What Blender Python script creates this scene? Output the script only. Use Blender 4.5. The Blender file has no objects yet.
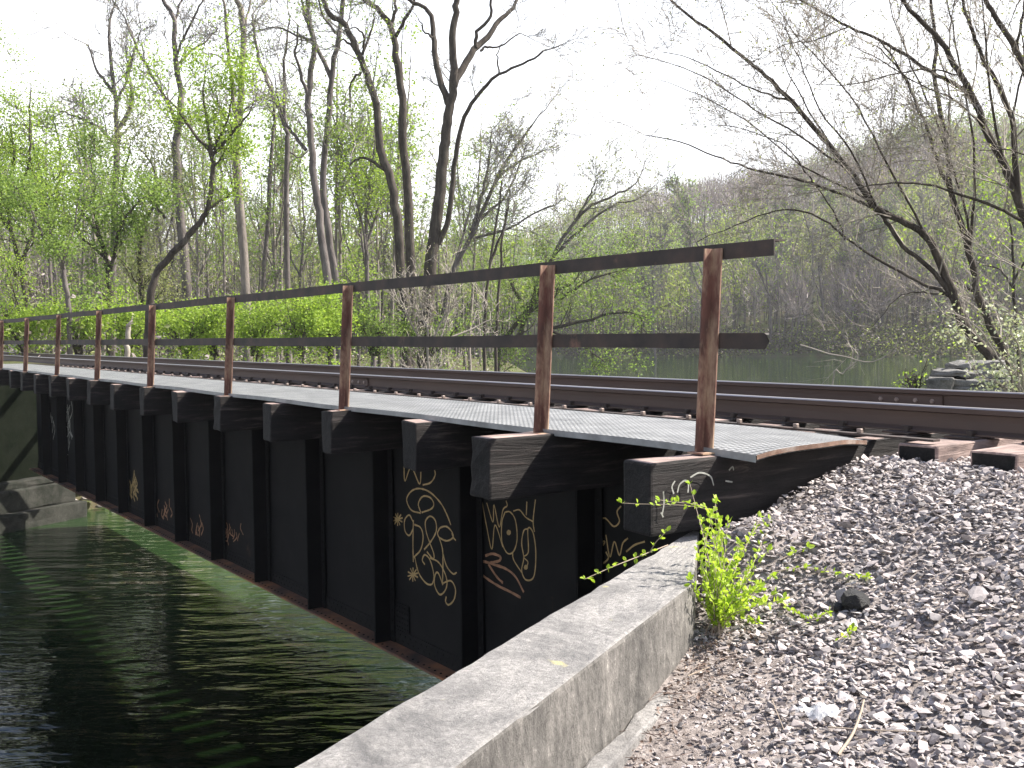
import bpy, bmesh, math, random
import numpy as np
from mathutils import Vector, Matrix
random.seed(7)
RNG = np.random.default_rng(11)
scn = bpy.context.scene
COL = scn.collection
rad = math.radians

# ------------------------------------------------------------------ camera
F, PITCH, ROLL, TH, EYE = 1047.5, 0.0471, -0.0114, 0.6075, 0.6037
CT, ST = math.cos(TH), math.sin(TH)
_fw = np.array([0, math.cos(PITCH), -math.sin(PITCH)])
_u0 = np.array([0, math.sin(PITCH), math.cos(PITCH)])
_r0 = np.array([1.0, 0, 0])
CR = _r0 * math.cos(ROLL) + _u0 * math.sin(ROLL)
CU = -_r0 * math.sin(ROLL) + _u0 * math.cos(ROLL)
CAM = np.array([0, 0, EYE])

def ray(px, py):
    return _fw + CR * (px - 512) / F - CU * (py - 384) / F

def at(px, py, Y):
    d = ray(px, py)
    return CAM + d * (Y / d[1])

def on_z(px, py, z):
    d = ray(px, py)
    return CAM + d * ((z - EYE) / d[2])

def W(w, s, z=0.0):
    return np.array([w * CT - s * ST, w * ST + s * CT, z])

def to_ws(p):
    return p[0] * CT + p[1] * ST, -p[0] * ST + p[1] * CT

def on_w(px, py, w):
    d = ray(px, py)
    n = np.array([CT, ST, 0])
    return CAM + d * (w / d.dot(n))

def on_s(px, py, s):
    d = ray(px, py)
    n = np.array([-ST, CT, 0])
    return CAM + d * (s / d.dot(n))

cd = bpy.data.cameras.new('camera')
co = bpy.data.objects.new('camera', cd)
COL.objects.link(co)
cd.sensor_width = 36
cd.lens = F / 1024 * 36
cd.clip_start = 0.05
cd.clip_end = 4000
co.matrix_world = Matrix(((CR[0], CU[0], -_fw[0], 0), (CR[1], CU[1], -_fw[1], 0), (CR[2], CU[2], -_fw[2], EYE), (0, 0, 0, 1)))
scn.camera = co

# ------------------------------------------------------------------ light
sunv = Vector((CT * 0.9 + ST * 0.38, ST * 0.9 - CT * 0.38, 1.0)).normalized()
ld = bpy.data.lights.new('sun', 'SUN')
ld.energy = 5.0
ld.angle = rad(0.55)
ld.color = (1.0, 0.94, 0.84)
lo = bpy.data.objects.new('sun', ld)
COL.objects.link(lo)
lo.rotation_euler = sunv.to_track_quat('Z', 'Y').to_euler()

world = bpy.data.worlds.new('World')
scn.world = world
world.use_nodes = True
nt = world.node_tree
nt.nodes.clear()
N = nt.nodes.new
L = nt.links.new
out = N('ShaderNodeOutputWorld')
bg = N('ShaderNodeBackground')
sky = N('ShaderNodeTexSky')
sky.sky_type = 'NISHITA'
sky.sun_disc = False
sky.sun_elevation = math.asin(sunv.z)
sky.sun_rotation = math.atan2(sunv.x, sunv.y)
sky.air_density = 1.0
sky.dust_density = 2.0
sky.ozone_density = 1.5
bg.inputs[1].default_value = 0.085
# thin white veil of high cloud, thick near the horizon and thin overhead
tc = N('ShaderNodeTexCoord')
sep = N('ShaderNodeSeparateXYZ')
L(tc.outputs['Generated'], sep.inputs[0])
mr = N('ShaderNodeMapRange')
mr.interpolation_type = 'SMOOTHSTEP'
mr.inputs[1].default_value = 0.2
mr.inputs[2].default_value = 0.52
mr.inputs[3].default_value = 1.0
mr.inputs[4].default_value = 0.0
L(sep.outputs[2], mr.inputs[0])
cn = N('ShaderNodeTexNoise')
cn.inputs['Scale'].default_value = 2.3
cn.inputs['Detail'].default_value = 5
L(tc.outputs['Generated'], cn.inputs['Vector'])
cm = N('ShaderNodeMapRange')
cm.inputs[1].default_value = 0.3
cm.inputs[2].default_value = 0.7
cm.inputs[3].default_value = 0.75
cm.inputs[4].default_value = 1.1
L(cn.outputs['Fac'], cm.inputs[0])
mu = N('ShaderNodeMath')
mu.operation = 'MULTIPLY'
mu.use_clamp = True
L(mr.outputs[0], mu.inputs[0])
L(cm.outputs[0], mu.inputs[1])
mx = N('ShaderNodeMixRGB')
L(mu.outputs[0], mx.inputs[0])
L(sky.outputs[0], mx.inputs[1])
mx.inputs[2].default_value = (9.0, 9.1, 9.4, 1)
L(mx.outputs[0], bg.inputs[0])
L(bg.outputs[0], out.inputs[0])

vs = scn.view_settings
vs.view_transform = 'Standard'
vs.look = 'None'
vs.gamma = 1
vs.exposure = 1.52
scn.cycles.use_denoising = True
scn.cycles.max_bounces = 6
scn.cycles.transparent_max_bounces = 6

# ------------------------------------------------------------------ materials
def new_mat(name):
    m = bpy.data.materials.new(name)
    m.use_nodes = True
    b = m.node_tree.nodes['Principled BSDF']
    return m, m.node_tree, b

def ramp(t, cols, pos=None):
    r = t.nodes.new('ShaderNodeValToRGB')
    e = r.color_ramp.elements
    n = len(cols)
    pos = pos or [i / (n - 1) for i in range(n)]
    while len(e) < n:
        e.new(0.5)
    for i in range(n):
        e[i].position = pos[i]
        e[i].color = (*cols[i], 1)
    return r

def noise(t, vec, scale, detail=6, rough=0.6, dist=0.0):
    n = t.nodes.new('ShaderNodeTexNoise')
    n.inputs['Scale'].default_value = scale
    n.inputs['Detail'].default_value = detail
    n.inputs['Roughness'].default_value = rough
    n.inputs['Distortion'].default_value = dist
    if vec is not None:
        t.links.new(vec, n.inputs['Vector'])
    return n

def coords(t, scale=(1, 1, 1), kind='Object'):
    c = t.nodes.new('ShaderNodeTexCoord')
    mp = t.nodes.new('ShaderNodeMapping')
    mp.inputs['Scale'].default_value = scale
    t.links.new(c.outputs[kind], mp.inputs[0])
    return mp.outputs[0]

def mixc(t, fac, a, b, mode='MIX'):
    m = t.nodes.new('ShaderNodeMixRGB')
    m.blend_type = mode
    if isinstance(fac, float):
        m.inputs[0].default_value = fac
    else:
        t.links.new(fac, m.inputs[0])
    for i, v in ((1, a), (2, b)):
        if isinstance(v, tuple):
            m.inputs[i].default_value = (*v, 1)
        else:
            t.links.new(v, m.inputs[i])
    return m.outputs[0]

def bump(t, b, h, strength=0.5, dist=0.01):
    n = t.nodes.new('ShaderNodeBump')
    n.inputs['Strength'].default_value = strength
    n.inputs['Distance'].default_value = dist
    t.links.new(h, n.inputs['Height'])
    t.links.new(n.outputs[0], b.inputs['Normal'])
    return n

def rough_mat(name, cols, pos=None, scale=4, stretch=(1, 1, 1), rough=0.8, bs=0.5, bd=0.01, bscale=None, metal=0.0, spec=0.5, stain=None):
    """stain = (colour, scale, lo, hi): patches of another colour"""
    m, t, b = new_mat(name)
    v = coords(t, stretch)
    n = noise(t, v, scale)
    c = ramp(t, cols, pos)
    t.links.new(n.outputs['Fac'], c.inputs[0])
    o = c.outputs[0]
    if stain:
        n3 = noise(t, v, stain[1], 5, 0.65)
        mrr = t.nodes.new('ShaderNodeMapRange')
        mrr.inputs[1].default_value = stain[2]
        mrr.inputs[2].default_value = stain[3]
        t.links.new(n3.outputs['Fac'], mrr.inputs[0])
        o = mixc(t, mrr.outputs[0], o, stain[0])
    t.links.new(o, b.inputs['Base Color'])
    b.inputs['Roughness'].default_value = rough
    b.inputs['Metallic'].default_value = metal
    b.inputs['Specular IOR Level'].default_value = spec
    n2 = noise(t, v, bscale or scale * 6, 6, 0.7)
    bump(t, b, n2.outputs['Fac'], bs, bd)
    return m

def leaf_mat(name, cols, trans=0.45, rough=0.5, tint=1.0):
    m, t, b = new_mat(name)
    g = t.nodes.new('ShaderNodeNewGeometry')
    c = ramp(t, cols)
    t.links.new(g.outputs['Random Per Island'], c.inputs[0])
    t.links.new(c.outputs[0], b.inputs['Base Color'])
    b.inputs['Roughness'].default_value = rough
    b.inputs['Specular IOR Level'].default_value = 0.25
    tr = t.nodes.new('ShaderNodeBsdfTranslucent')
    t.links.new(mixc(t, 0.5, c.outputs[0], (1.0, 1.0, 0.35), 'MULTIPLY'), tr.inputs[0])
    ms = t.nodes.new('ShaderNodeMixShader')
    ms.inputs[0].default_value = trans
    t.links.new(b.outputs[0], ms.inputs[1])
    t.links.new(tr.outputs[0], ms.inputs[2])
    t.links.new(ms.outputs[0], t.nodes['Material Output'].inputs[0])
    return m

M = {}
# weathered timber: dark creosoted sides, bleached tops; grain runs along local x
def timber(name, cols, pos=None, bs=0.8):
    m, t, b = new_mat(name)
    oi = t.nodes.new('ShaderNodeObjectInfo')
    c0 = t.nodes.new('ShaderNodeTexCoord')
    va = t.nodes.new('ShaderNodeVectorMath')
    va.operation = 'ADD'
    t.links.new(c0.outputs['Object'], va.inputs[0])
    mr_ = t.nodes.new('ShaderNodeMath')
    mr_.operation = 'MULTIPLY'
    mr_.inputs[1].default_value = 37.0
    t.links.new(oi.outputs['Random'], mr_.inputs[0])
    t.links.new(mr_.outputs[0], va.inputs[1])
    mp = t.nodes.new('ShaderNodeMapping')
    mp.inputs['Scale'].default_value = (1.2, 14, 14)
    t.links.new(va.outputs[0], mp.inputs[0])
    n = noise(t, mp.outputs[0], 1.6, 8, 0.7, 0.6)
    c = ramp(t, cols, pos)
    t.links.new(n.outputs['Fac'], c.inputs[0])
    n2 = noise(t, va.outputs[0], 5, 4, 0.6)
    c2 = ramp(t, [(0.55, 0.55, 0.55), (1.25, 1.2, 1.15)], [0.3, 0.75])
    t.links.new(n2.outputs['Fac'], c2.inputs[0])
    t.links.new(mixc(t, 1.0, c.outputs[0], c2.outputs[0], 'MULTIPLY'), b.inputs['Base Color'])
    b.inputs['Roughness'].default_value = 0.8
    b.inputs['Specular IOR Level'].default_value = 0.3
    bump(t, b, n.outputs['Fac'], bs, 0.02)
    return m
M['tie_side'] = timber('creosoted_timber', [(0.007, 0.006, 0.006), (0.02, 0.017, 0.017), (0.15, 0.12, 0.115)], [0.32, 0.55, 0.85])
M['tie_top'] = timber('weathered_timber', [(0.12, 0.09, 0.086), (0.3, 0.225, 0.207), (0.48, 0.385, 0.36)], [0.28, 0.5, 0.75])
M['tie_end'] = timber('tie_end_grain', [(0.006, 0.006, 0.006), (0.014, 0.013, 0.013), (0.03, 0.027, 0.027)], [0.3, 0.55, 0.8])
M['girder'] = rough_mat('black_bridge_paint', [(0.004, 0.004, 0.0045), (0.006, 0.006, 0.0065), (0.010, 0.0095, 0.0095)], [0.3, 0.5, 0.8], scale=3, rough=0.8, spec=0.15, bs=0.15, bd=0.004,
                        stain=((0.05, 0.028, 0.018), 1.6, 0.66, 0.8))
M['flange'] = rough_mat('rusting_flange', [(0.03, 0.02, 0.017), (0.12, 0.055, 0.032), (0.3, 0.12, 0.045)], [0.32, 0.5, 0.72], scale=2.2, rough=0.75, bs=0.4, bd=0.005)
M['rust'] = rough_mat('rusty_angle_iron', [(0.035, 0.018, 0.014), (0.13, 0.055, 0.04), (0.24, 0.12, 0.085)], [0.3, 0.5, 0.72], scale=7, stretch=(1, 1, 0.35), rough=0.8, bs=0.5, bd=0.003,
                      stain=((0.42, 0.3, 0.2), 6, 0.45, 0.63))
M['rust_dark'] = rough_mat('dark_rusty_rail', [(0.016, 0.012, 0.011), (0.036, 0.025, 0.021), (0.075, 0.043, 0.033)], [0.3, 0.5, 0.75], scale=5, rough=0.75, bs=0.4, bd=0.003,
                           stain=((0.16, 0.085, 0.06), 4, 0.62, 0.75))
M['steel_rail'] = rough_mat('brown_rail_steel', [(0.04, 0.025, 0.02), (0.062, 0.039, 0.031), (0.095, 0.06, 0.045)], scale=5, stretch=(1, 0.2, 1), rough=0.7, bs=0.25, bd=0.002)
M['rail_head'] = rough_mat('worn_rail_head', [(0.25, 0.225, 0.225), (0.42, 0.39, 0.4)], scale=8, stretch=(1, 0.1, 1), rough=0.38, metal=0.8, bs=0.05, bd=0.001)
M['bolt'] = rough_mat('bolt_steel', [(0.14, 0.09, 0.07), (0.35, 0.3, 0.27)], scale=20, rough=0.5, metal=0.4)
M['paint_ochre'] = rough_mat('ochre_spray_paint', [(0.22, 0.15, 0.055), (0.4, 0.28, 0.12)], [0.3, 0.7], scale=12, rough=0.7, bs=0.05)
M['paint_rust'] = rough_mat('rusty_spray_paint', [(0.12, 0.06, 0.03), (0.34, 0.17, 0.09)], [0.3, 0.7], scale=12, rough=0.7, bs=0.05)
M['paint_pale'] = rough_mat('pale_spray_paint', [(0.14, 0.14, 0.12), (0.4, 0.4, 0.36)], [0.35, 0.7], scale=14, rough=0.7, bs=0.05)

# concrete: pale, grainy, with dark blotches and lichen
def concrete(name, lo, hi, dark=(0.13, 0.125, 0.13), amt=(0.5, 0.72)):
    m, t, b = new_mat(name)
    v = coords(t)
    n1 = noise(t, v, 55, 8, 0.8)
    c = ramp(t, [tuple(x * 0.55 for x in lo), lo, hi], [0.28, 0.45, 0.72])
    t.links.new(n1.outputs['Fac'], c.inputs[0])
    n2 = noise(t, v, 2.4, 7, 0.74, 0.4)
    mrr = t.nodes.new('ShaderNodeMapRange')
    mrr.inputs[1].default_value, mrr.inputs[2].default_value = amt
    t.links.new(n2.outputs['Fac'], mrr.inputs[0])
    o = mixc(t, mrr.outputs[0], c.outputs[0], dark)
    vo = t.nodes.new('ShaderNodeTexVoronoi')
    vo.inputs['Scale'].default_value = 90
    t.links.new(v, vo.inputs['Vector'])
    sp = ramp(t, [(0.35, 0.35, 0.36), (1, 1, 1)], [0.08, 0.22])
    t.links.new(vo.outputs['Distance'], sp.inputs[0])
    o = mixc(t, 0.6, o, sp.outputs[0], 'MULTIPLY')
    n4 = noise(t, v, 6.5, 3, 0.5)
    m4 = t.nodes.new('ShaderNodeMapRange')
    m4.inputs[1].default_value, m4.inputs[2].default_value = 0.7, 0.76
    t.links.new(n4.outputs['Fac'], m4.inputs[0])
    if lo[0] > 0.1: o = mixc(t, m4.outputs[0], o, (0.4, 0.37, 0.2))
    t.links.new(o, b.inputs['Base Color'])
    b.inputs['Roughness'].default_value = 0.9
    b.inputs['Specular IOR Level'].default_value = 0.25
    ad = t.nodes.new('ShaderNodeMath')
    ad.operation = 'ADD'
    t.links.new(n1.outputs['Fac'], ad.inputs[0])
    t.links.new(n2.outputs['Fac'], ad.inputs[1])
    bump(t, b, ad.outputs[0], 0.9, 0.012)
    return m
M['concrete'] = concrete('weathered_concrete', (0.22, 0.212, 0.207), (0.4, 0.382, 0.372), (0.12, 0.117, 0.118), (0.48, 0.66))  # dark blotches: stains plus dappled tree shade painted into the colour
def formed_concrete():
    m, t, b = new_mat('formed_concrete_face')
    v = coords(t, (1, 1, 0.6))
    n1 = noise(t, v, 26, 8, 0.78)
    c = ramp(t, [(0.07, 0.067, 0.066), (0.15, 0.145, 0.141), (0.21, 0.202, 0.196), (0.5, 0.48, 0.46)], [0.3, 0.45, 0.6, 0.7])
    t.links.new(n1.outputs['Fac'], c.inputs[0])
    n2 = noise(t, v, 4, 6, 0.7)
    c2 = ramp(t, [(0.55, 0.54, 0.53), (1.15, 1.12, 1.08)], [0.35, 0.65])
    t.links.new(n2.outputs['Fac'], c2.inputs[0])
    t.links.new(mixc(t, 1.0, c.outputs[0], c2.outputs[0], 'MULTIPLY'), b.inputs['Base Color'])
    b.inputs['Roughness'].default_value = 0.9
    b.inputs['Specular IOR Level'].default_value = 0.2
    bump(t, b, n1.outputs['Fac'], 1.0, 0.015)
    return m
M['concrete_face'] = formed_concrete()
M['concrete_old'] = concrete('shaded_stained_concrete', (0.03, 0.03, 0.026), (0.085, 0.08, 0.073), (0.012, 0.014, 0.01), (0.35, 0.6))  # blotchy stains, darkened overall to put tree and bridge shade into the colour
M['deep_shade'] = concrete('deep_shade_concrete', (0.008, 0.01, 0.007), (0.018, 0.02, 0.014), (0.005, 0.007, 0.004), (0.35, 0.6))  # near black: shade on the far back wall painted into its colour
M['deep_shade'].node_tree.nodes['Principled BSDF'].inputs['Specular IOR Level'].default_value = 0.02
M['twig_grey'] = rough_mat('grey_twig', [(0.13, 0.118, 0.11), (0.24, 0.22, 0.205)], scale=3, rough=0.9)
M['masonry'] = concrete('old_stone', (0.16, 0.155, 0.15), (0.3, 0.29, 0.275), (0.06, 0.06, 0.055), (0.45, 0.7))

# galvanised grating: small raised cells with dark holes
def grating():
    m, t, b = new_mat('galvanised_grating')
    c = t.nodes.new('ShaderNodeTexCoord')
    sp = t.nodes.new('ShaderNodeSeparateXYZ')
    t.links.new(c.outputs['Object'], sp.inputs[0])
    def tri(sock, k, off=None):
        a = t.nodes.new('ShaderNodeMath'); a.operation = 'MULTIPLY'; a.inputs[1].default_value = k
        t.links.new(sock, a.inputs[0])
        s_ = a.outputs[0]
        f = t.nodes.new('ShaderNodeMath'); f.operation = 'PINGPONG'; f.inputs[1].default_value = 1.0
        t.links.new(s_, f.inputs[0])
        return f.outputs[0]
    px = tri(sp.outputs[0], 2 / 0.034)
    py = tri(sp.outputs[1], 2 / 0.050)
    mn = t.nodes.new('ShaderNodeMath'); mn.operation = 'MINIMUM'
    t.links.new(px, mn.inputs[0]); t.links.new(py, mn.inputs[1])
    hole = t.nodes.new('ShaderNodeMapRange')
    hole.inputs[1].default_value, hole.inputs[2].default_value = 0.36, 0.48
    t.links.new(mn.outputs[0], hole.inputs[0])
    n = noise(t, c.outputs['Object'], 3.5, 6, 0.65)
    cr = ramp(t, [(0.13, 0.132, 0.135), (0.22, 0.224, 0.228), (0.31, 0.314, 0.318)], [0.3, 0.5, 0.7])
    t.links.new(n.outputs['Fac'], cr.inputs[0])
    n2 = noise(t, c.outputs['Object'], 2.2, 5, 0.6)
    st = t.nodes.new('ShaderNodeMapRange')
    st.inputs[1].default_value, st.inputs[2].default_value = 0.68, 0.8
    t.links.new(n2.outputs['Fac'], st.inputs[0])
    o = mixc(t, st.outputs[0], cr.outputs[0], (0.3, 0.16, 0.09))
    o = mixc(t, hole.outputs[0], o, (0.035, 0.034, 0.033))
    t.links.new(o, b.inputs['Base Color'])
    b.inputs['Roughness'].default_value = 0.5
    b.inputs['Metallic'].default_value = 0.2
    iv = t.nodes.new('ShaderNodeMath'); iv.operation = 'SUBTRACT'; iv.inputs[0].default_value = 1
    t.links.new(hole.outputs[0], iv.inputs[1])
    bump(t, b, iv.outputs[0], 0.8, 0.006)
    return m
M['grating'] = grating()
M['grate_edge'] = rough_mat('rusty_grate_edge', [(0.05, 0.03, 0.022), (0.15, 0.085, 0.058), (0.3, 0.26, 0.23)], [0.3, 0.5, 0.72], scale=6, rough=0.7)

# ground
def ground_mat():
    m, t, b = new_mat('leafy_ground')
    v = coords(t)
    n = noise(t, v, 0.7, 8, 0.7)
    c = ramp(t, [(0.03, 0.028, 0.018), (0.075, 0.062, 0.04), (0.07, 0.095, 0.03), (0.13, 0.115, 0.07)], [0.3, 0.45, 0.58, 0.75])
    t.links.new(n.outputs['Fac'], c.inputs[0])
    t.links.new(c.outputs[0], b.inputs['Base Color'])
    b.inputs['Roughness'].default_value = 0.95
    b.inputs['Specular IOR Level'].default_value = 0.1
    n2 = noise(t, v, 9, 6, 0.7)
    bump(t, b, n2.outputs['Fac'], 0.8, 0.08)
    return m
M['ground'] = ground_mat()
M['dirt'] = rough_mat('dusty_grit', [(0.13, 0.11, 0.105), (0.27, 0.235, 0.222), (0.46, 0.41, 0.39)], [0.3, 0.5, 0.72], scale=28, rough=0.95, bs=1.0, bd=0.02, bscale=70, spec=0.15)
def stone_mat():
    m, t, b = new_mat('ballast_stone')
    g = t.nodes.new('ShaderNodeNewGeometry')
    c = ramp(t, [(0.12, 0.112, 0.114), (0.23, 0.213, 0.216), (0.29, 0.267, 0.268), (0.37, 0.327, 0.323), (0.41, 0.38, 0.378), (0.48, 0.45, 0.445)], [0, 0.2, 0.45, 0.65, 0.85, 1.0])
    t.links.new(g.outputs['Random Per Island'], c.inputs[0])
    v = coords(t)
    n = noise(t, v, 60, 5, 0.7)
    c2 = ramp(t, [(0.7, 0.68, 0.68), (1.2, 1.18, 1.16)], [0.3, 0.7])
    t.links.new(n.outputs['Fac'], c2.inputs[0])
    t.links.new(mixc(t, 1.0, c.outputs[0], c2.outputs[0], 'MULTIPLY'), b.inputs['Base Color'])
    b.inputs['Roughness'].default_value = 0.75
    b.inputs['Specular IOR Level'].default_value = 0.35
    bump(t, b, n.outputs['Fac'], 0.5, 0.004)
    return m
M['stone'] = stone_mat()
M['lump'] = rough_mat('black_tarry_lump', [(0.005, 0.005, 0.006), (0.016, 0.015, 0.016)], scale=30, rough=0.55, bs=0.8, bd=0.02)
M['riprap'] = rough_mat('pale_riprap', [(0.22, 0.19, 0.17), (0.4, 0.36, 0.33)], scale=2, rough=0.9, bs=0.8, bd=0.05)
M['deadwood'] = rough_mat('dry_wood', [(0.2, 0.15, 0.11), (0.42, 0.35, 0.28)], scale=20, stretch=(1, 1, 1), rough=0.85)
M['chip'] = rough_mat('brown_wood_chip', [(0.1, 0.05, 0.035), (0.22, 0.12, 0.085)], scale=20, stretch=(1, 8, 8), rough=0.85)
M['litter'] = leaf_mat('dead_leaf_litter', [(0.1, 0.065, 0.05), (0.17, 0.12, 0.1), (0.3, 0.25, 0.22)], trans=0.1)
def plastic():
    m, t, b = new_mat('clear_plastic')
    b.inputs['Base Color'].default_value = (0.85, 0.86, 0.88, 1)
    b.inputs['Roughness'].default_value = 0.15
    b.inputs['Alpha'].default_value = 0.45
    return m
M['plastic'] = plastic()

# water: turbid green body, part painted tree reflection, under a rippled mirror surface
def water():
    m, t, b = new_mat('river_water')
    b.inputs['Roughness'].default_value = 0.03
    b.inputs['IOR'].default_value = 1.333
    c = t.nodes.new('ShaderNodeTexCoord')
    mp = t.nodes.new('ShaderNodeMapping')
    mp.inputs['Rotation'].default_value = (0, 0, rad(-12))
    mp.inputs['Scale'].default_value = (0.55, 1.5, 1)
    t.links.new(c.outputs['Object'], mp.inputs[0])
    n1 = noise(t, mp.outputs[0], 1.5, 3, 0.5, 0.3)
    n2 = noise(t, mp.outputs[0], 5.0, 3, 0.5, 0.2)
    a = t.nodes.new('ShaderNodeMath'); a.operation = 'MULTIPLY_ADD'; a.inputs[1].default_value = 0.2
    t.links.new(n2.outputs['Fac'], a.inputs[0]); t.links.new(n1.outputs['Fac'], a.inputs[2])
    n3 = noise(t, c.outputs['Object'], 0.12, 3, 0.5)
    st = t.nodes.new('ShaderNodeMapRange')
    st.inputs[1].default_value, st.inputs[2].default_value = 0.35, 0.65
    st.inputs[3].default_value, st.inputs[4].default_value = 0.35, 1.0
    t.links.new(n3.outputs['Fac'], st.inputs[0])
    bn = bump(t, b, a.outputs[0], 0.3, 0.11)
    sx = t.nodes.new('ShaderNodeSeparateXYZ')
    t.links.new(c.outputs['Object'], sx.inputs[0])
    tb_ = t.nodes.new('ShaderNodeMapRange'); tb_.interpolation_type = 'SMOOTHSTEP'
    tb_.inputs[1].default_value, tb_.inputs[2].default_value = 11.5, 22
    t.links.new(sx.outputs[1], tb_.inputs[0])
    t.links.new(mixc(t, tb_.outputs[0], (0.0025, 0.006, 0.0017), (0.015, 0.034, 0.011)), b.inputs['Base Color'])  # greener farther out: turbidity plus reflection of sunlit trees put into the colour
    calm = t.nodes.new('ShaderNodeMapRange'); calm.interpolation_type = 'SMOOTHSTEP'
    calm.inputs[1].default_value, calm.inputs[2].default_value = 30, 80
    calm.inputs[3].default_value, calm.inputs[4].default_value = 1.0, 0.12
    t.links.new(sx.outputs[1], calm.inputs[0])
    sm = t.nodes.new('ShaderNodeMath'); sm.operation = 'MULTIPLY'
    t.links.new(st.outputs[0], sm.inputs[0]); t.links.new(calm.outputs[0], sm.inputs[1])
    t.links.new(sm.outputs[0], bn.inputs['Strength'])
    return m
M['water'] = water()

# bark and leaves
def bark(name, cols, sc=3.0):
    return rough_mat(name, cols, [0.3, 0.5, 0.72], scale=sc, stretch=(1, 1, 0.3), rough=0.9, bs=0.9, bd=0.04, spec=0.15, bscale=sc * 4)
M['bark_grey'] = bark('grey_bark', [(0.06, 0.052, 0.05), (0.115, 0.1, 0.096), (0.19, 0.168, 0.16)])
M['bark_dark'] = bark('dark_bark', [(0.03, 0.025, 0.022), (0.06, 0.05, 0.043), (0.11, 0.095, 0.08)], 6)
M['bark_pale'] = bark('pale_bark', [(0.11, 0.095, 0.085), (0.19, 0.165, 0.15), (0.29, 0.25, 0.22)])
M['twig_pale'] = rough_mat('pale_dry_twig', [(0.16, 0.14, 0.12), (0.34, 0.3, 0.26)], scale=3, rough=0.9)
M['leaf_lime'] = leaf_mat('fresh_lime_leaves', [(0.17, 0.27, 0.035), (0.27, 0.39, 0.06), (0.38, 0.5, 0.1)], 0.55)
M['leaf_green'] = leaf_mat('spring_green_leaves', [(0.12, 0.2, 0.045), (0.19, 0.285, 0.065), (0.27, 0.36, 0.1)], 0.55)
M['leaf_pale'] = leaf_mat('pale_budding_leaves', [(0.19, 0.22, 0.09), (0.27, 0.3, 0.13), (0.36, 0.38, 0.19)], 0.45)
M['leaf_white'] = leaf_mat('silvery_shrub_leaves', [(0.25, 0.3, 0.15), (0.42, 0.46, 0.3), (0.6, 0.62, 0.48)], 0.3)
M['leaf_sap'] = leaf_mat('bright_sapling_leaves', [(0.24, 0.36, 0.03), (0.36, 0.51, 0.05), (0.48, 0.62, 0.1)], 0.5)
M['leaf_hill'] = leaf_mat('hillside_young_leaves', [(0.17, 0.235, 0.05), (0.24, 0.31, 0.07), (0.34, 0.39, 0.1)], 0.45)
M['twig_hill'] = leaf_mat('hillside_bare_twigs', [(0.16, 0.132, 0.134), (0.235, 0.196, 0.198), (0.32, 0.275, 0.272)], 0.15)
M['twig_brown'] = leaf_mat('brown_bank_brush', [(0.05, 0.04, 0.034), (0.09, 0.072, 0.06), (0.14, 0.115, 0.1)], 0.05)
M['leaf_dark'] = leaf_mat('dull_undergrowth_leaves', [(0.04, 0.042, 0.02), (0.075, 0.07, 0.035), (0.09, 0.105, 0.03)], 0.3)

# ------------------------------------------------------------------ helpers
def link(name, me, mats, parent=None, smooth=False, loc=None, rotz=0.0):
    for m in (mats if isinstance(mats, (list, tuple)) else [mats]):
        me.materials.append(M[m])
    o = bpy.data.objects.new(name, me)
    COL.objects.link(o)
    if parent is not None:
        o.parent = parent
    if loc is not None:
        o.location = tuple(loc)
    o.rotation_euler = (0, 0, rotz)
    if smooth:
        me.polygons.foreach_set('use_smooth', [True] * len(me.polygons))
    return o

def tag(o, label, cat, group=None):
    o['label'] = label
    o['category'] = cat
    if group:
        o['group'] = group
    return o

def empty(name, loc, label, cat, group=None, rotz=0.0):
    o = bpy.data.objects.new(name, None)
    COL.objects.link(o)
    o.location = tuple(loc)
    o.rotation_euler = (0, 0, rotz)
    o.empty_display_size = 0.1
    return tag(o, label, cat, group)

def setting(o, kind='structure'):
    o['kind'] = kind
    return o

def quad_mesh(name, V, Q, mi=None, T=None):
    """fast mesh from arrays of quads (and triangles)"""
    me = bpy.data.meshes.new(name)
    V = np.asarray(V, np.float32)
    Q = np.asarray(Q, np.int32).reshape(-1, 4) if Q is not None and len(Q) else np.zeros((0, 4), np.int32)
    T = np.asarray(T, np.int32).reshape(-1, 3) if T is not None and len(T) else np.zeros((0, 3), np.int32)
    me.vertices.add(len(V))
    me.vertices.foreach_set('co', V.ravel())
    nl = Q.size + T.size
    me.loops.add(nl)
    me.loops.foreach_set('vertex_index', np.concatenate([Q.ravel(), T.ravel()]))
    me.polygons.add(len(Q) + len(T))
    st = np.concatenate([np.arange(len(Q)) * 4, Q.size + np.arange(len(T)) * 3]).astype(np.int32)
    me.polygons.foreach_set('loop_start', st)
    if mi is not None:
        me.polygons.foreach_set('material_index', np.asarray(mi, np.int32))
    me.polygons.foreach_set('use_smooth', np.zeros(len(Q) + len(T), bool))
    me.update(calc_edges=True)
    return me

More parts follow.
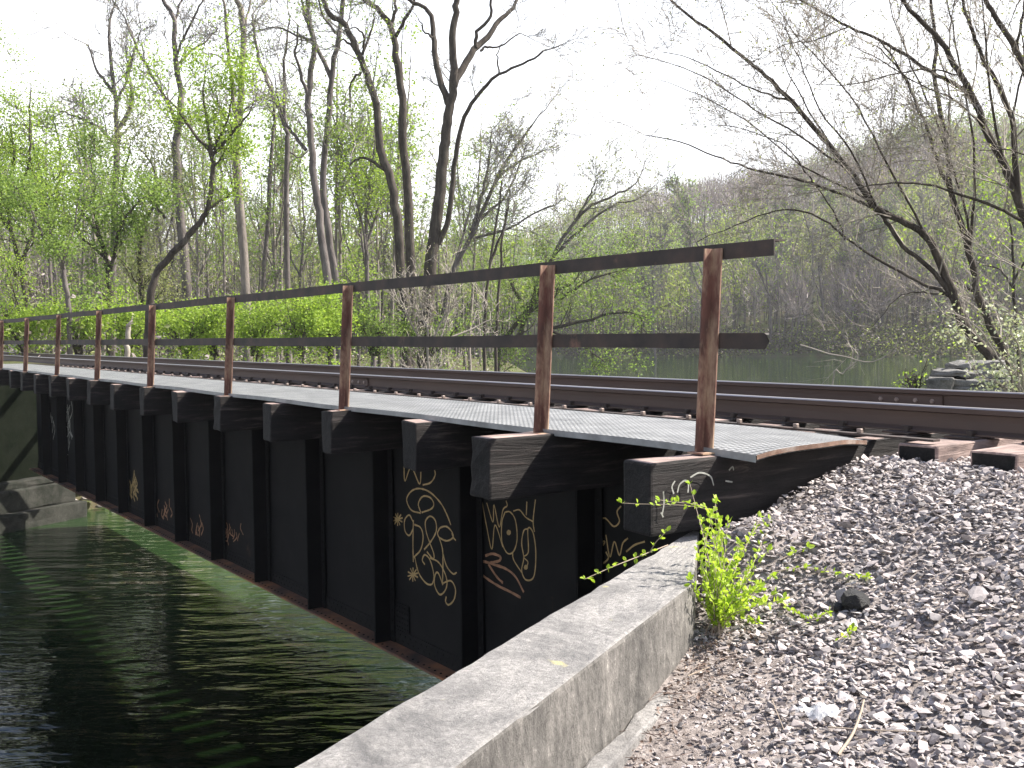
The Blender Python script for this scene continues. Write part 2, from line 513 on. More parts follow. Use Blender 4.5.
class MB:
    def __init__(self):
        self.v = []; self.f = []; self.mi = []
    def box(self, x0, x1, y0, y1, z0, z1, mi=0, top=None, end=None, jit=0.0, f=None):
        b = len(self.v)
        for z in (z0, z1):
            for x, y in ((x0, y0), (x1, y0), (x1, y1), (x0, y1)):
                p = np.array([x, y, z], float)
                if jit: p += np.array([random.uniform(-jit, jit) for _ in range(3)])
                self.v.append(f(p) if f else p)
        self.f += [(b, b + 3, b + 2, b + 1), (b + 4, b + 5, b + 6, b + 7), (b, b + 1, b + 5, b + 4), (b + 1, b + 2, b + 6, b + 5), (b + 2, b + 3, b + 7, b + 6), (b + 3, b, b + 4, b + 7)]
        self.mi += [mi, mi if top is None else top, mi, mi if end is None else end, mi, mi if end is None else end]
    def poly_prism(self, pts, a, b2, axis='y', mi=0):
        """profile pts (2-D) extruded along axis y (pts = x,z) or z (pts = x,y)"""
        n = len(pts); b = len(self.v)
        for t in (a, b2):
            for p in pts:
                self.v.append(np.array([p[0], t, p[1]] if axis == 'y' else [p[0], p[1], t], float))
        for i in range(n):
            j = (i + 1) % n
            self.f.append((b + i, b + j, b + n + j, b + n + i)); self.mi.append(mi)
        self.f.append(tuple(b + i for i in reversed(range(n)))); self.mi.append(mi)
        self.f.append(tuple(b + n + i for i in range(n))); self.mi.append(mi)
    def dome(self, c, r, n, axis):
        """rivet or bolt head: a low dome of radius r facing axis"""
        c = np.array(c, float); ax = np.array(axis, float); ax /= np.linalg.norm(ax)
        a = np.cross(ax, [0, 0, 1]) if abs(ax[2]) < 0.9 else np.cross(ax, [1, 0, 0])
        a /= np.linalg.norm(a); bb = np.cross(ax, a)
        b = len(self.v)
        for rr, h in ((1.0, 0.0), (0.75, 0.5)):
            for i in range(n):
                t = 2 * math.pi * i / n
                self.v.append(c + r * rr * (a * math.cos(t) + bb * math.sin(t)) + ax * r * h)
        for i in range(n):
            j = (i + 1) % n
            self.f.append((b + i, b + j, b + n + j, b + n + i)); self.mi.append(0)
        self.f.append(tuple(b + n + i for i in range(n))); self.mi.append(0)
    def build(self, name, mats, parent=None, bevel=0.0, **k):
        me = bpy.data.meshes.new(name)
        me.from_pydata([tuple(p) for p in self.v], [], self.f)
        me.polygons.foreach_set('material_index', self.mi)
        bm = bmesh.new(); bm.from_mesh(me)
        bmesh.ops.recalc_face_normals(bm, faces=bm.faces)
        if bevel:
            bmesh.ops.bevel(bm, geom=list(bm.edges), offset=bevel, segments=1, affect='EDGES', profile=0.6)
        bm.to_mesh(me); bm.free()
        return link(name, me, mats, parent, **k)

def smooth_line(P, per=5):
    """Catmull-Rom through the points"""
    P = [np.asarray(p, float) for p in P]
    if len(P) < 3:
        return np.array([P[0] + (P[-1] - P[0]) * i / per for i in range(per + 1)])
    Q = [2 * P[0] - P[1]] + P + [2 * P[-1] - P[-2]]
    o = []
    for i in range(1, len(Q) - 2):
        p0, p1, p2, p3 = Q[i - 1:i + 3]
        for k in range(per):
            t = k / per
            o.append(0.5 * (2 * p1 + (p2 - p0) * t + (2 * p0 - 5 * p1 + 4 * p2 - p3) * t * t + (3 * p1 - p0 - 3 * p2 + p3) * t ** 3))
    o.append(P[-1])
    return np.array(o)

class Tubes:
    """collects polylines with radii; makes tapered tubes in one mesh"""
    def __init__(self):
        self.g = {}
    def add(self, P, R, m=5):
        P = np.asarray(P, float)
        self.g.setdefault((len(P), m), []).append((P, np.asarray(R, float)))
    def arrays(self):
        Vs = []; Qs = []; off = 0
        for (k, m), lst in self.g.items():
            P = np.stack([a for a, _ in lst]); R = np.stack([r for _, r in lst])
            Tn = np.gradient(P, axis=1)
            Tn /= np.linalg.norm(Tn, axis=2, keepdims=True) + 1e-9
            ref = np.zeros_like(Tn); ref[..., 0] = 0.83; ref[..., 1] = 0.55; ref[..., 2] = 0.1
            a = np.cross(Tn, ref); a /= np.linalg.norm(a, axis=2, keepdims=True) + 1e-9
            b = np.cross(Tn, a)
            ang = 2 * np.pi * np.arange(m) / m
            V = P[:, :, None] + R[:, :, None, None] * (a[:, :, None] * np.cos(ang)[None, None, :, None] + b[:, :, None] * np.sin(ang)[None, None, :, None])
            n = len(lst)
            i = np.arange(n)[:, None, None] * k * m + np.arange(k - 1)[None, :, None] * m
            j = np.arange(m)[None, None, :]; j2 = (j + 1) % m
            Q = np.stack([i + j, i + j2, i + m + j2, i + m + j], axis=-1).reshape(-1, 4) + off
            Vs.append(V.reshape(-1, 3)); Qs.append(Q); off += n * k * m
        if not Vs:
            return np.zeros((0, 3)), np.zeros((0, 4), int)
        return np.concatenate(Vs), np.concatenate(Qs)

def leaf_quads(C, size, rng=RNG, aspect=0.62, up=0.3):
    """one bent diamond per centre"""
    C = np.asarray(C, float).reshape(-1, 3); n = len(C)
    if n == 0:
        return np.zeros((0, 3)), np.zeros((0, 4), int)
    d = rng.normal(size=(n, 3)); d[:, 2] *= 0.7
    d /= np.linalg.norm(d, axis=1, keepdims=True)
    h = rng.normal(size=(n, 3)); h[:, 2] += up
    s = np.cross(d, h); s /= np.linalg.norm(s, axis=1, keepdims=True) + 1e-9
    nn = np.cross(s, d)
    L_ = (size * rng.uniform(0.6, 1.3, n))[:, None]
    V = np.stack([C, C + d * L_ * 0.5 + s * L_ * aspect * 0.5 + nn * L_ * 0.08, C + d * L_, C + d * L_ * 0.5 - s * L_ * aspect * 0.5 + nn * L_ * 0.08], axis=1)
    Q = np.arange(n * 4).reshape(n, 4)
    return V.reshape(-1, 3), Q

def rock_mesh(seed, flat=0.6, n=11):
    r = random.Random(seed)
    bm = bmesh.new()
    for _ in range(n):
        v = Vector((r.gauss(0, 1), r.gauss(0, 1), r.gauss(0, 1))).normalized()
        v *= r.uniform(0.75, 1.0)
        bm.verts.new((v.x, v.y * r.uniform(0.7, 0.9), v.z * flat))
    res = bmesh.ops.convex_hull(bm, input=bm.verts)
    bmesh.ops.delete(bm, geom=[g for g in res['geom_interior'] if isinstance(g, bmesh.types.BMVert)], context='VERTS')
    bmesh.ops.triangulate(bm, faces=bm.faces)
    bm.verts.index_update()
    V = np.array([v.co[:] for v in bm.verts]); T = np.array([[v.index for v in f.verts] for f in bm.faces])
    bm.free()
    return V, T

def rand_rot(n, rng=RNG):
    q = rng.normal(size=(n, 4)); q /= np.linalg.norm(q, axis=1, keepdims=True)
    w, x, y, z = q.T
    return np.stack([np.stack([1 - 2 * (y * y + z * z), 2 * (x * y - z * w), 2 * (x * z + y * w)], -1),
                     np.stack([2 * (x * y + z * w), 1 - 2 * (x * x + z * z), 2 * (y * z - x * w)], -1),
                     np.stack([2 * (x * z - y * w), 2 * (y * z + x * w), 1 - 2 * (x * x + y * y)], -1)], 1)

# ------------------------------------------------------------------ terrain
PHI = rad(25.0)
SP, CP = math.sin(PHI), math.cos(PHI)
ZW = -4.0
WALL_Z = -0.38
wl0, wl1 = on_z(290, 768, WALL_Z), on_z(692, 530, WALL_Z)
wr0, wr1 = on_z(454, 768, WALL_Z), on_z(694, 583, WALL_Z)
def cc(p): return p[0] * CP - p[1] * SP
def rr(p): return p[0] * SP + p[1] * CP
C_OUT = 0.5 * (cc(wl0) + cc(wl1)); C_IN = 0.5 * (cc(wr0) + cc(wr1))
C_MID = 0.5 * (C_OUT + C_IN)
sh0, sh1 = on_z(600, 357, ZW), on_z(950, 357, ZW)
pA = on_z(80, 517, ZW)
CF = cc(pA) - 0.9
def cLf(r): return np.interp(r, [-700, 30, 60, 110, 150, 230], [CF, CF, CF - 8, CF - 26, CF - 58, CF - 120])
R_FAR = 0.5 * (sh0[1] + sh1[1])

def tz(X, Y):
    X = np.asarray(X, float); Y = np.asarray(Y, float)
    c = X * CP - Y * SP; r = X * SP + Y * CP
    w = X * CT + Y * ST; s = -X * ST + Y * CT
    cL = cLf(r)
    cR = np.interp(r, [-700, 5, 9, 14, 30, 80, 150, 400], [C_MID, C_MID, C_MID + 0.4, -1.0, -1.0, 1.0, 30, 160])
    yF = np.interp(X, [sh0[0] - 20, sh0[0], sh1[0], sh1[0] + 40], [sh0[1] + 15, sh0[1], sh1[1], sh1[1] - 6])
    yF = yF + 1.2 * np.sin(X * 0.21) + 0.8 * np.sin(X * 0.53 + 1)
    wob = 0.5 * np.sin(r * 0.35) * np.clip((r - 30) / 30, 0, 1)
    d = np.minimum(np.minimum(c - cL + wob, cR - c), yF - Y)
    bank = np.interp(-d, [-2.5, -0.4, 0.0, 0.4, 3.0, 8, 40], [-6.5, -4.7, -4.25, -3.8, -2.5, -1.8, -1.3])
    prof = np.interp(w, [-8, -2, 0, 1.6, 2.84, 3.4, 3.8, 4.25, 4.7, 5, 7.5, 8.2, 10.2, 12.5], [-3.9, -1.6, -0.95, -0.76, -0.63, -0.53, -0.38, -0.2, -0.1, -0.1, -0.1, -0.2, -1.3, -4.0])
    prof = prof + 0.16 * np.exp(-((X - 1.08) ** 2 + (Y - 4.75) ** 2) / 0.3 ** 2)
    on_br = (s > 3.55) & (s < 27.5) & (w > 3.2) & (w < 8.7)
    prof = np.where(on_br, np.minimum(prof, -0.62), prof)
    z = np.where(d < -0.02, np.maximum(bank, prof), bank)
    # far hillside beyond the river
    px = 512 + F * X / np.maximum(Y, 1)
    H = np.interp(px, [-400, 150, 330, 480, 600, 700, 800, 900, 1024, 1400], [3, 3, 6, 20, 33, 38, 43, 50, 57, 60])
    ysh = np.interp(X, [sh0[0], sh1[0]], [sh0[1], sh1[1]]) + 12
    t = np.clip((Y - ysh) / 185, 0, 1)
    z = z + np.where(Y > ysh, 1.1 * H * (t * t * (3 - 2 * t)) ** 0.8 * (1 + 0.05 * np.sin(X * 0.06)), 0)
    return z

def tz1(x, y): return float(tz(x, y))

n = 250
u = np.linspace(-1, 1, n)
xs = 900 * np.sinh(7.2 * u) / math.sinh(7.2) + 1.5
ys = 900 * np.sinh(7.2 * u) / math.sinh(7.2) + 4.0
X, Y = np.meshgrid(xs, ys)
Z = tz(X, Y)
V = np.stack([X, Y, Z], -1).reshape(-1, 3)
i, j = np.meshgrid(np.arange(n - 1), np.arange(n - 1))
b0 = (j * n + i).ravel()
Q = np.stack([b0, b0 + 1, b0 + n + 1, b0 + n], -1)
me = quad_mesh('ground', V, Q)
cx = X.ravel()[b0] * CT + Y.ravel()[b0] * ST
cs = -X.ravel()[b0] * ST + Y.ravel()[b0] * CT
ccv = X.ravel()[b0] * CP - Y.ravel()[b0] * SP
gr = (cx > -1) & (cx < 8.6) & (cs < 3.9) & (cs > -60) & (ccv > C_MID - 0.2)
me.polygons.foreach_set('material_index', gr.astype(np.int32))
setting(link('ground', me, ['ground', 'dirt'], smooth=True))

me = quad_mesh('river', [(-300, -120, ZW), (500, -120, ZW), (500, 420, ZW), (-300, 420, ZW)], [(0, 1, 2, 3)])
setting(link('river', me, 'water'))

# ------------------------------------------------------------------ ballast stones (stuff)
protos = [rock_mesh(100 + k, flat=random.uniform(0.28, 0.6)) for k in range(14)]
def stones(pts, sizes, protos=protos):
    Vs = []; Ts = []; off = 0
    k = RNG.integers(0, len(protos), len(pts))
    for a, (pv, pt) in enumerate(protos):
        idx = np.where(k == a)[0]
        if not len(idx): continue
        R = rand_rot(len(idx))
        tl = RNG.uniform(size=len(idx)) < 0.6
        an = RNG.uniform(0, 6.28, len(idx)); t1 = RNG.normal(0, 0.3, len(idx)); t2 = RNG.normal(0, 0.3, len(idx))
        ca, sa = np.cos(an), np.sin(an)
        F_ = np.stack([np.stack([ca, -sa, t1], -1), np.stack([sa, ca, t2], -1), np.stack([-t1, -t2, np.ones_like(an)], -1)], 1)
        R = np.where(tl[:, None, None], F_, R)
        sc = sizes[idx][:, None] * RNG.uniform(0.7, 1.3, (len(idx), 3))
        VV = np.einsum('nij,nvj->nvi', R, pv[None] * sc[:, None, :])
        VV[:, :, 2] *= 0.8
        VV += pts[idx][:, None, :]
        Vs.append(VV.reshape(-1, 3))
        Ts.append((pt[None] + (np.arange(len(idx)) * len(pv))[:, None, None]).reshape(-1, 3) + off)
        off += len(idx) * len(pv)
    return np.concatenate(Vs), np.concatenate(Ts)

def grid_ws(w0, w1, s0, s1, d, jit=0.5):
    a, b = np.meshgrid(np.arange(w0, w1, d), np.arange(s0, s1, d))
    a = a.ravel() + RNG.uniform(-jit, jit, a.size) * d; b = b.ravel() + RNG.uniform(-jit, jit, b.size) * d
    return a * CT - b * ST, a * ST + b * CT, a, b
ps = []; sz = []
x, y, w_, s_ = grid_ws(1.0, 5.2, -2.2, 3.62, 0.0215)
cin = x * CP - y * SP
wallf = lambda x, y: np.where(x * SP + y * CP < rr(wr1) - 0.1, np.clip((x * CP - y * SP - C_IN - 0.12) / 0.5, 0.0, 1), np.clip((x * CP - y * SP - C_IN + 0.2) / 0.1, 0, 1))
tt = np.clip((w_ - 1.45) / 0.9, 0, 1) * wallf(x, y)
keep = (RNG.uniform(size=x.size) < 0.25 + 0.75 * tt) & ((cin > C_IN + 0.1) | ((tt > 0.5) & (x * SP + y * CP > rr(wr1)))) & (y > 1.2)
x, y, w_, tt = x[keep], y[keep], w_[keep], tt[keep]
s1 = (0.008 + 0.0085 * tt) * RNG.lognormal(0, 0.32, x.size)
z = tz(x, y) + s1 * RNG.uniform(-0.2, 0.75, x.size)
ps.append(np.stack([x, y, z], -1)); sz.append(s1)
# a second, sparser layer of bigger stones lying on top
x, y, w_, s_ = grid_ws(1.7, 5.2, -2.2, 3.62, 0.045)
cin = x * CP - y * SP
keep = (RNG.uniform(size=x.size) < np.clip((w_ - 1.6) / 1.0, 0.1, 0.8)) & (cin > C_IN + 0.25) & (y > 1.2)
x, y = x[keep], y[keep]
s1 = 0.0165 * RNG.lognormal(0, 0.25, x.size)
ps.append(np.stack([x, y, tz(x, y) + s1 * 0.9], -1)); sz.append(s1)
x, y, w_, s_ = grid_ws(5.2, 8.0, -3.0, 3.4, 0.05)
s1 = 0.026 * RNG.lognormal(0, 0.25, x.size)
ps.append(np.stack([x, y, tz(x, y) + s1 * 0.3], -1)); sz.append(s1)
# fine grit beside the wall
x, y, w_, s_ = grid_ws(0.8, 3.2, -1.5, 3.4, 0.018)
cin = x * CP - y * SP
keep = (cin > C_IN + 0.03) & (cin < C_IN + 0.75) & (y > 1.4) & (RNG.uniform(size=x.size) < 0.5)
x, y = x[keep], y[keep]
s1 = 0.0055 * RNG.lognormal(0, 0.45, x.size)
ps.append(np.stack([x, y, tz(x, y) + s1 * 0.3], -1)); sz.append(s1)
V, T = stones(np.concatenate(ps), np.concatenate(sz))
setting(link('ballast_gravel', quad_mesh('ballast_gravel', V, None, None, T), 'stone'), 'stuff')

# dead leaf and twig litter under the sapling and along the wall foot
C = []; tw = Tubes()
for _ in range(520):
    a = random.random() ** 2.2
    base = wr1 + (wr0 - wr1) * a * 0.75
    x = base[0] + abs(random.gauss(0.05, 0.12)) * CP + random.gauss(0, 0.05); y = base[1] - abs(random.gauss(0.05, 0.1)) * SP + random.gauss(0, 0.08)
    if x * CP - y * SP < C_IN + 0.03: continue
    C.append((x, y, tz1(x, y) + 0.01))
V, Q = leaf_quads(C, 0.02, up=2.0)
nlv = len(Q)
for _ in range(120):
    a = random.random()
    base = wr1 + (wr0 - wr1) * a
    x = base[0] + abs(random.gauss(0.1, 0.22)) * CP; y = base[1] + random.gauss(0, 0.2)
    if x * CP - y * SP < C_IN + 0.05: continue
    t = random.uniform(0, 6.28); l = random.uniform(0.02, 0.09)
    z = tz1(x, y) + 0.014
    tw.add([(x, y, z), (x + l * math.cos(t), y + l * math.sin(t), z + random.uniform(0, .012)), (x + 2 * l * math.cos(t + .3), y + 2 * l * math.sin(t + .3), z + .003)], [0.0016, 0.0014, 0.0008], 4)
V2, Q2 = tw.arrays()
setting(link('leaf_litter', quad_mesh('leaf_litter', np.concatenate([V, V2]), np.concatenate([Q, Q2 + len(V)])), 'litter'), 'stuff')

# ------------------------------------------------------------------ near wing wall of the abutment
def noisy_block(name, corners_bottom_top, mats, parent=None, cell=0.07, amp=0.006, edge=0.012, loc=None):
    """block from 4 plan corners (ccw), z0, z1; subdivided and roughened"""
    pts, z0, z1 = corners_bottom_top
    bm = bmesh.new()
    vb = [bm.verts.new((p[0], p[1], z0)) for p in pts]; vt = [bm.verts.new((p[0], p[1], z1)) for p in pts]
    bm.faces.new(list(reversed(vb))); bm.faces.new(vt)
    for k in range(4):
        bm.faces.new((vb[k], vb[(k + 1) % 4], vt[(k + 1) % 4], vt[k]))
    bmesh.ops.bevel(bm, geom=list(bm.edges), offset=edge, segments=2, affect='EDGES', profile=0.5)
    for _ in range(7):
        es = [e for e in bm.edges if e.calc_length() > cell * 1.8]
        if not es or len(bm.verts) > 40000: break
        bmesh.ops.subdivide_edges(bm, edges=es, cuts=1, use_grid_fill=True)
    bmesh.ops.triangulate(bm, faces=bm.faces)
    bm.normal_update()
    from mathutils import noise as mn
    for v in bm.verts:
        q = v.co * 9
        v.co += v.normal * (amp * (mn.noise(q) + 0.7 * mn.noise(v.co * 26)) - (0.6 * amp if mn.noise(v.co * 16 + Vector((3, 1, 7))) > 0.45 else 0))
    if isinstance(mats, list):
        bm.normal_update()
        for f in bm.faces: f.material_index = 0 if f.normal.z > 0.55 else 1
    me = bpy.data.meshes.new(name); bm.to_mesh(me); bm.free()
    return link(name, me, mats, parent, loc=loc)

rdir = np.array([SP, CP, 0]); cdir = np.array([CP, -SP, 0])
def RC(r, c): return rdir * r + cdir * c
rA = min(rr(wl0), rr(wr0)) - 2.2
aw = empty('abutment_wall', RC(rA + 1, C_MID) + np.array([0, 0, -0.7]), 'weathered pale concrete abutment wall beside the gravel with stains and painted shade on top', 'concrete wall')
Lo = np.array(aw.location)
def rel(p): return np.array(p, float) - Lo
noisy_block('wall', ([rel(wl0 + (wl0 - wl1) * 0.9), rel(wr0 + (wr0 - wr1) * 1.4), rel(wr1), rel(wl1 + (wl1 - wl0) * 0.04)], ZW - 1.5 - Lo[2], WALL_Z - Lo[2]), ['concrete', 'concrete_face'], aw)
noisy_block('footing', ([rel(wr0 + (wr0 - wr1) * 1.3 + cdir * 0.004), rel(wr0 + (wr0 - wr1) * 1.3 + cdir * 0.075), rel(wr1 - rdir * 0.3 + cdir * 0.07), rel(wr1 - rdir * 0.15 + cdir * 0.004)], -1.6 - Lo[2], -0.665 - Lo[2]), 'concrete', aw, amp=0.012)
ab = [W(4.0, 4.3), W(8.5, 4.9), W(8.5, 6.6), W(4.0, 5.6)]
noisy_block('bearing_seat', ([rel(RC(rr(wl1) + 0.3, C_OUT - 0.7)), rel(RC(rr(wl1) + 0.3, C_OUT + 0.1)), rel(RC(rr(wl1) + 8, C_OUT + 0.1)), rel(RC(rr(wl1) + 8, C_OUT - 0.7))], ZW - 1.5 - Lo[2], -2.45 - Lo[2]), 'concrete_old', aw, cell=0.3)

# ------------------------------------------------------------------ far abutment
def far_block(name, r0, r1, c0, c1, z0, z1, mat='concrete_old', par=None):
    L0 = np.array(par.location)
    return noisy_block(name, ([RC(r0, c0) - L0, RC(r0, c1) - L0, RC(r1, c1) - L0, RC(r1, c0) - L0], z0 - L0[2], z1 - L0[2]), mat, par, cell=0.25, amp=0.03, edge=0.04)
c_far = cc(pA) ; r_far = rr(pA)
fa = empty('bridge_abutment', (pA[0], pA[1], ZW), 'shade-darkened, stained concrete abutment with stepped courses under the far end of the bridge', 'abutment')
far_block('footing_course', r_far - 14, r_far + 0.15, c_far - 2, c_far + 0.12, ZW - 1.5, ZW + 0.42, par=fa)
far_block('stem', r_far - 14, r_far, c_far - 2, c_far - 0.1, ZW + 0.42, ZW + 0.95, par=fa)
far_block('bearing_seat', r_far - 14, r_far - 0.2, c_far - 2.2, c_far - 0.25, ZW + 0.95, ZW + 1.12, par=fa)
far_block('back_wall', r_far - 14, r_far + 4.5, c_far - 1.9, c_far - 0.62, ZW + 0.5, -0.4, 'deep_shade', par=fa)

# pale stones sunlit on the far bank under the bridge
rk = Tubes()
pts = []; szs = []
for _ in range(90):
    p = on_z(random.uniform(78, 150), random.uniform(505, 523), ZW)
    q = RC(r_far + random.uniform(0.1, 7), c_far - random.uniform(0.0, 1.8))
    pts.append((q[0], q[1], ZW + random.uniform(0.0, 0.45))); szs.append(random.uniform(0.12, 0.35))
V, T = stones(np.array(pts), np.array(szs))
setting(link('riverside_rubble', quad_mesh('riverside_rubble', V, None, None, T), 'riprap'), 'stuff')

# ------------------------------------------------------------------ girders
ZB, ZT, WG = -2.40, -0.348, 4.82
S_A, S_B = 3.95, 26.4
SST, DSS = 7.459, 1.5834
def girder(side, label):
    wg = WG if side < 0 else 2 * 6.2155 - WG
    g = empty('plate_girder', W(wg, 15, ZB), label, 'bridge girder', None, TH)
    o = side
    def X(a): return o * a          # outward offset from the web face
    b = MB(); b.box(*sorted((X(0.0), X(-0.012))), S_A - 15, S_B - 15, 0.02, ZT - ZB - 0.02); b.build('web', 'girder', g)
    b = MB(); b.box(*sorted((X(0.205), X(-0.217))), S_A - 15, S_B - 15, 0.0, 0.018)
    b.box(*sorted((X(0.185), X(-0.197))), S_A - 15 + .1, S_B - 15 - .1, -0.016, 0.0)
    b.build('bottom_flange', ['flange'], g)
    b = MB(); b.box(*sorted((X(0.003), X(0.016))), S_A - 15, S_B - 15, 0.0185, 0.155)
    yy = S_A - 14.9
    while yy < S_B - 15 - 0.05:
        if side < 0:
            b.dome((X(0.016), yy, 0.115), 0.013, 6, (o, 0, 0)); b.dome((X(0.016), yy + 0.05, 0.06), 0.013, 6, (o, 0, 0))
            b.dome((X(0.15), yy + 0.02, 0.018), 0.013, 6, (0, 0, 1))
        yy += 0.1
    b.build('flange_angle', 'girder', g)
    b = MB(); b.box(*sorted((X(0.205), X(-0.217))), S_A - 15, S_B - 15, ZT - ZB - 0.018, ZT - ZB - 0.0015)
    b.box(*sorted((X(0.003), X(0.016))), S_A - 15, S_B - 15, ZT - ZB - 0.16, ZT - ZB - 0.019)
    b.build('top_flange', 'girder', g)
    proto = None
    for k in range(-2, 13):
        s = SST + k * DSS
        if s > S_B - 0.2: break
        if proto is None:
            b = MB()
            for e in (-1, 1):
                b.box(*sorted((X(0.017), X(0.19))), *sorted((e * 0.003, e * 0.014)), 0.02, ZT - ZB - 0.022)
                b.box(*sorted((X(0.018), X(0.029))), *sorted((e * 0.0145, e * 0.095)), 0.02, ZT - ZB - 0.022)
                for q in range(18):
                    b.dome((X(0.029), e * 0.058, 0.12 + q * 0.105), 0.013, 6, (o, 0, 0))
            proto = b.build('stiffener', 'girder', g)
            proto.location = (0, s - 15, 0)
        else:
            c = proto.copy(); COL.objects.link(c); c.parent = g; c.location = (0, s - 15, 0)
    if side < 0:
        for s in (SST - DSS, SST + DSS):
            b = MB(); b.box(*sorted((X(0.004), X(0.014))), *sorted((s - 15 - 0.36, s - 15 - 0.1)), 0.16, 0.42)
            for a in range(5):
                for c in range(5):
                    b.dome((X(0.014), s - 15 - 0.33 + a * 0.05, 0.185 + c * 0.05), 0.012, 6, (o, 0, 0))
            b.build('splice_plate', 'girder', g)
    return g
G1 = girder(-1, 'black riveted plate girder nearest the camera, with ochre graffiti on its panels')
G2 = girder(1, 'far black plate girder on the opposite side of the bridge, behind the near one')

# graffiti: painted lines on the near girder's web
def ribbon(strokes, frame_pt, normal, side_axis, width):
    """flat painted lines from world polylines lying on a plane"""
    V = []; Q = []
    for P in strokes:
        P = np.asarray(P)
        if len(P) < 2: continue
        T_ = np.gradient(P, axis=0); T_ /= np.linalg.norm(T_, axis=1, keepdims=True) + 1e-9
        S = np.cross(T_, normal)
        b = len(V)
        for k in range(len(P)):
            wd = width * (0.8 + 0.4 * random.random())
            V += [P[k] + S[k] * wd * 0.5, P[k] - S[k] * wd * 0.5]
        for k in range(len(P) - 1):
            Q.append((b + 2 * k, b + 2 * k + 1, b + 2 * k + 3, b + 2 * k + 2))
    return np.array(V), np.array(Q)
nw = np.array([-CT, -ST, 0.0])
def paint(name, strokes, fx, fy, mat, width=0.016, plane=WG - 0.003):
    lines = []
    for st in strokes:
        P = [on_w(fx[0] + x * fx[1], fy[0] + y * fy[1], plane) for x, y in st]
        lines.append(smooth_line(P, 6))
    V, Q = ribbon(lines, None, nw, None, width)
    Lg = np.array(G1.location)
    R = np.array(Matrix.Rotation(-TH, 3, 'Z'))
    V = (V - Lg) @ R.T
    return link(name, quad_mesh(name, V, Q), mat, G1)
A_ = (380, 0.20833); Bq = (460, 0.20833)
def star(x, y, r):
    return [[(x + r * math.cos(t), y + r * 1.3 * math.sin(t)), (x - r * math.cos(t), y - r * 1.3 * math.sin(t))] for t in (0.4, 1.1, 1.6, 2.3, 2.9)]
g1 = [[(115, 30), (120, 100), (150, 35), (190, 115), (197, 30)], [(255, 30), (265, 70), (243, 108), (205, 120)],
      [(195, 255), (150, 240), (128, 190), (150, 150), (190, 137), (240, 155), (290, 205), (320, 260), (340, 312)],
      [(195, 250), (184, 210), (205, 175), (240, 180), (258, 210), (245, 235), (200, 252)],
      [(158, 295), (140, 264), (118, 290), (120, 340), (140, 362), (158, 330), (160, 290), (158, 400), (160, 490)],
      [(165, 310), (195, 325), (207, 370), (195, 430), (162, 467)],
      [(212, 430), (245, 390), (270, 340), (265, 290), (240, 270), (218, 295), (222, 345), (240, 400), (258, 450), (255, 475), (225, 440)],
      [(275, 350), (290, 325), (320, 320), (345, 345), (350, 372), (320, 388), (285, 372), (275, 350)], [(345, 350), (352, 372), (364, 386)],
      [(285, 375), (300, 430), (302, 500), (300, 590)], [(302, 450), (320, 510), (350, 546), (368, 540)],
      [(165, 460), (185, 540), (220, 590), (250, 595), (258, 550), (240, 480), (215, 455), (203, 480), (215, 502)],
      [(240, 470), (280, 490), (310, 540), (322, 590), (310, 630), (285, 645), (262, 600), (265, 550), (280, 543), (302, 600)],
      [(300, 592), (340, 580), (362, 620), (355, 670), (330, 695), (315, 680), (318, 655)]] + star(85, 285, 24) + star(158, 550, 26)
paint('graffiti', g1, A_, Bq, 'paint_ochre')
g2 = [[(490, 200), (512, 320), (537, 428), (552, 312), (590, 418)], [(512, 205), (542, 298), (547, 215), (572, 322), (590, 240), (610, 220), (605, 195)],
      [(600, 250), (585, 300), (585, 390), (610, 446), (640, 440), (658, 380), (650, 290), (625, 250), (600, 250)],
      [(640, 245), (670, 240), (700, 275), (737, 297)], [(705, 200), (702, 265)], [(746, 190), (735, 290), (741, 345)],
      [(710, 330), (690, 340), (680, 400), (690, 470), (680, 530), (700, 575), (738, 560), (748, 450), (735, 350), (710, 330), (712, 440), (690, 465), (710, 490), (700, 520)],
      [(636, 440), (642, 480), (680, 540)]] + star(618, 348, 10) + star(700, 515, 9)
paint('graffiti', g2, A_, Bq, 'paint_ochre', 0.012)
g3 = [[(505, 460), (540, 450), (578, 465), (570, 485), (530, 495), (600, 520), (650, 560), (690, 635)],
      [(530, 495), (490, 488), (470, 510), (490, 550), (560, 600), (620, 630), (675, 660)], [(520, 500), (560, 560), (590, 590)]]
paint('graffiti', g3, A_, Bq, 'paint_rust', 0.022)
g4 = [[(830, 195), (818, 212), (825, 240), (808, 255), (780, 230), (757, 258), (755, 300), (782, 300), (765, 325), (755, 345), (770, 366), (792, 350), (785, 330)],
      [(785, 280), (797, 345), (810, 300), (825, 340), (835, 305), (850, 290)], [(845, 330), (870, 310), (900, 300)]]
paint('graffiti', g4, (340, 0.33865), (440, 0.33865), 'paint_ochre', 0.012)
def scribble(x0, x1, y0, y1, n):
    o = []
    for _ in range(n):
        x = random.uniform(x0, x1); y = random.uniform(y0, y1 - (y1 - y0) * .4)
        o.append([(x, y), (x + random.uniform(-2, 2), y + (y1 - y0) * .2), (x + random.uniform(-3, 3), y + (y1 - y0) * random.uniform(.3, .45))])
    return o
I1 = (0, 1); 
paint('graffiti', scribble(125, 137, 468, 505, 16), I1, I1, 'paint_ochre', 0.035)
paint('graffiti', scribble(150, 171, 497, 525, 14), I1, I1, 'paint_rust', 0.03)
paint('graffiti', scribble(190, 205, 514, 545, 12), I1, I1, 'paint_rust', 0.022)
paint('graffiti', scribble(222, 244, 522, 548, 14), I1, I1, 'paint_rust', 0.016)
paint('graffiti', scribble(62, 72, 395, 455, 14), I1, I1, 'paint_pale', 0.03)
paint('graffiti', scribble(45, 54, 398, 440, 10), I1, I1, 'paint_pale', 0.03)
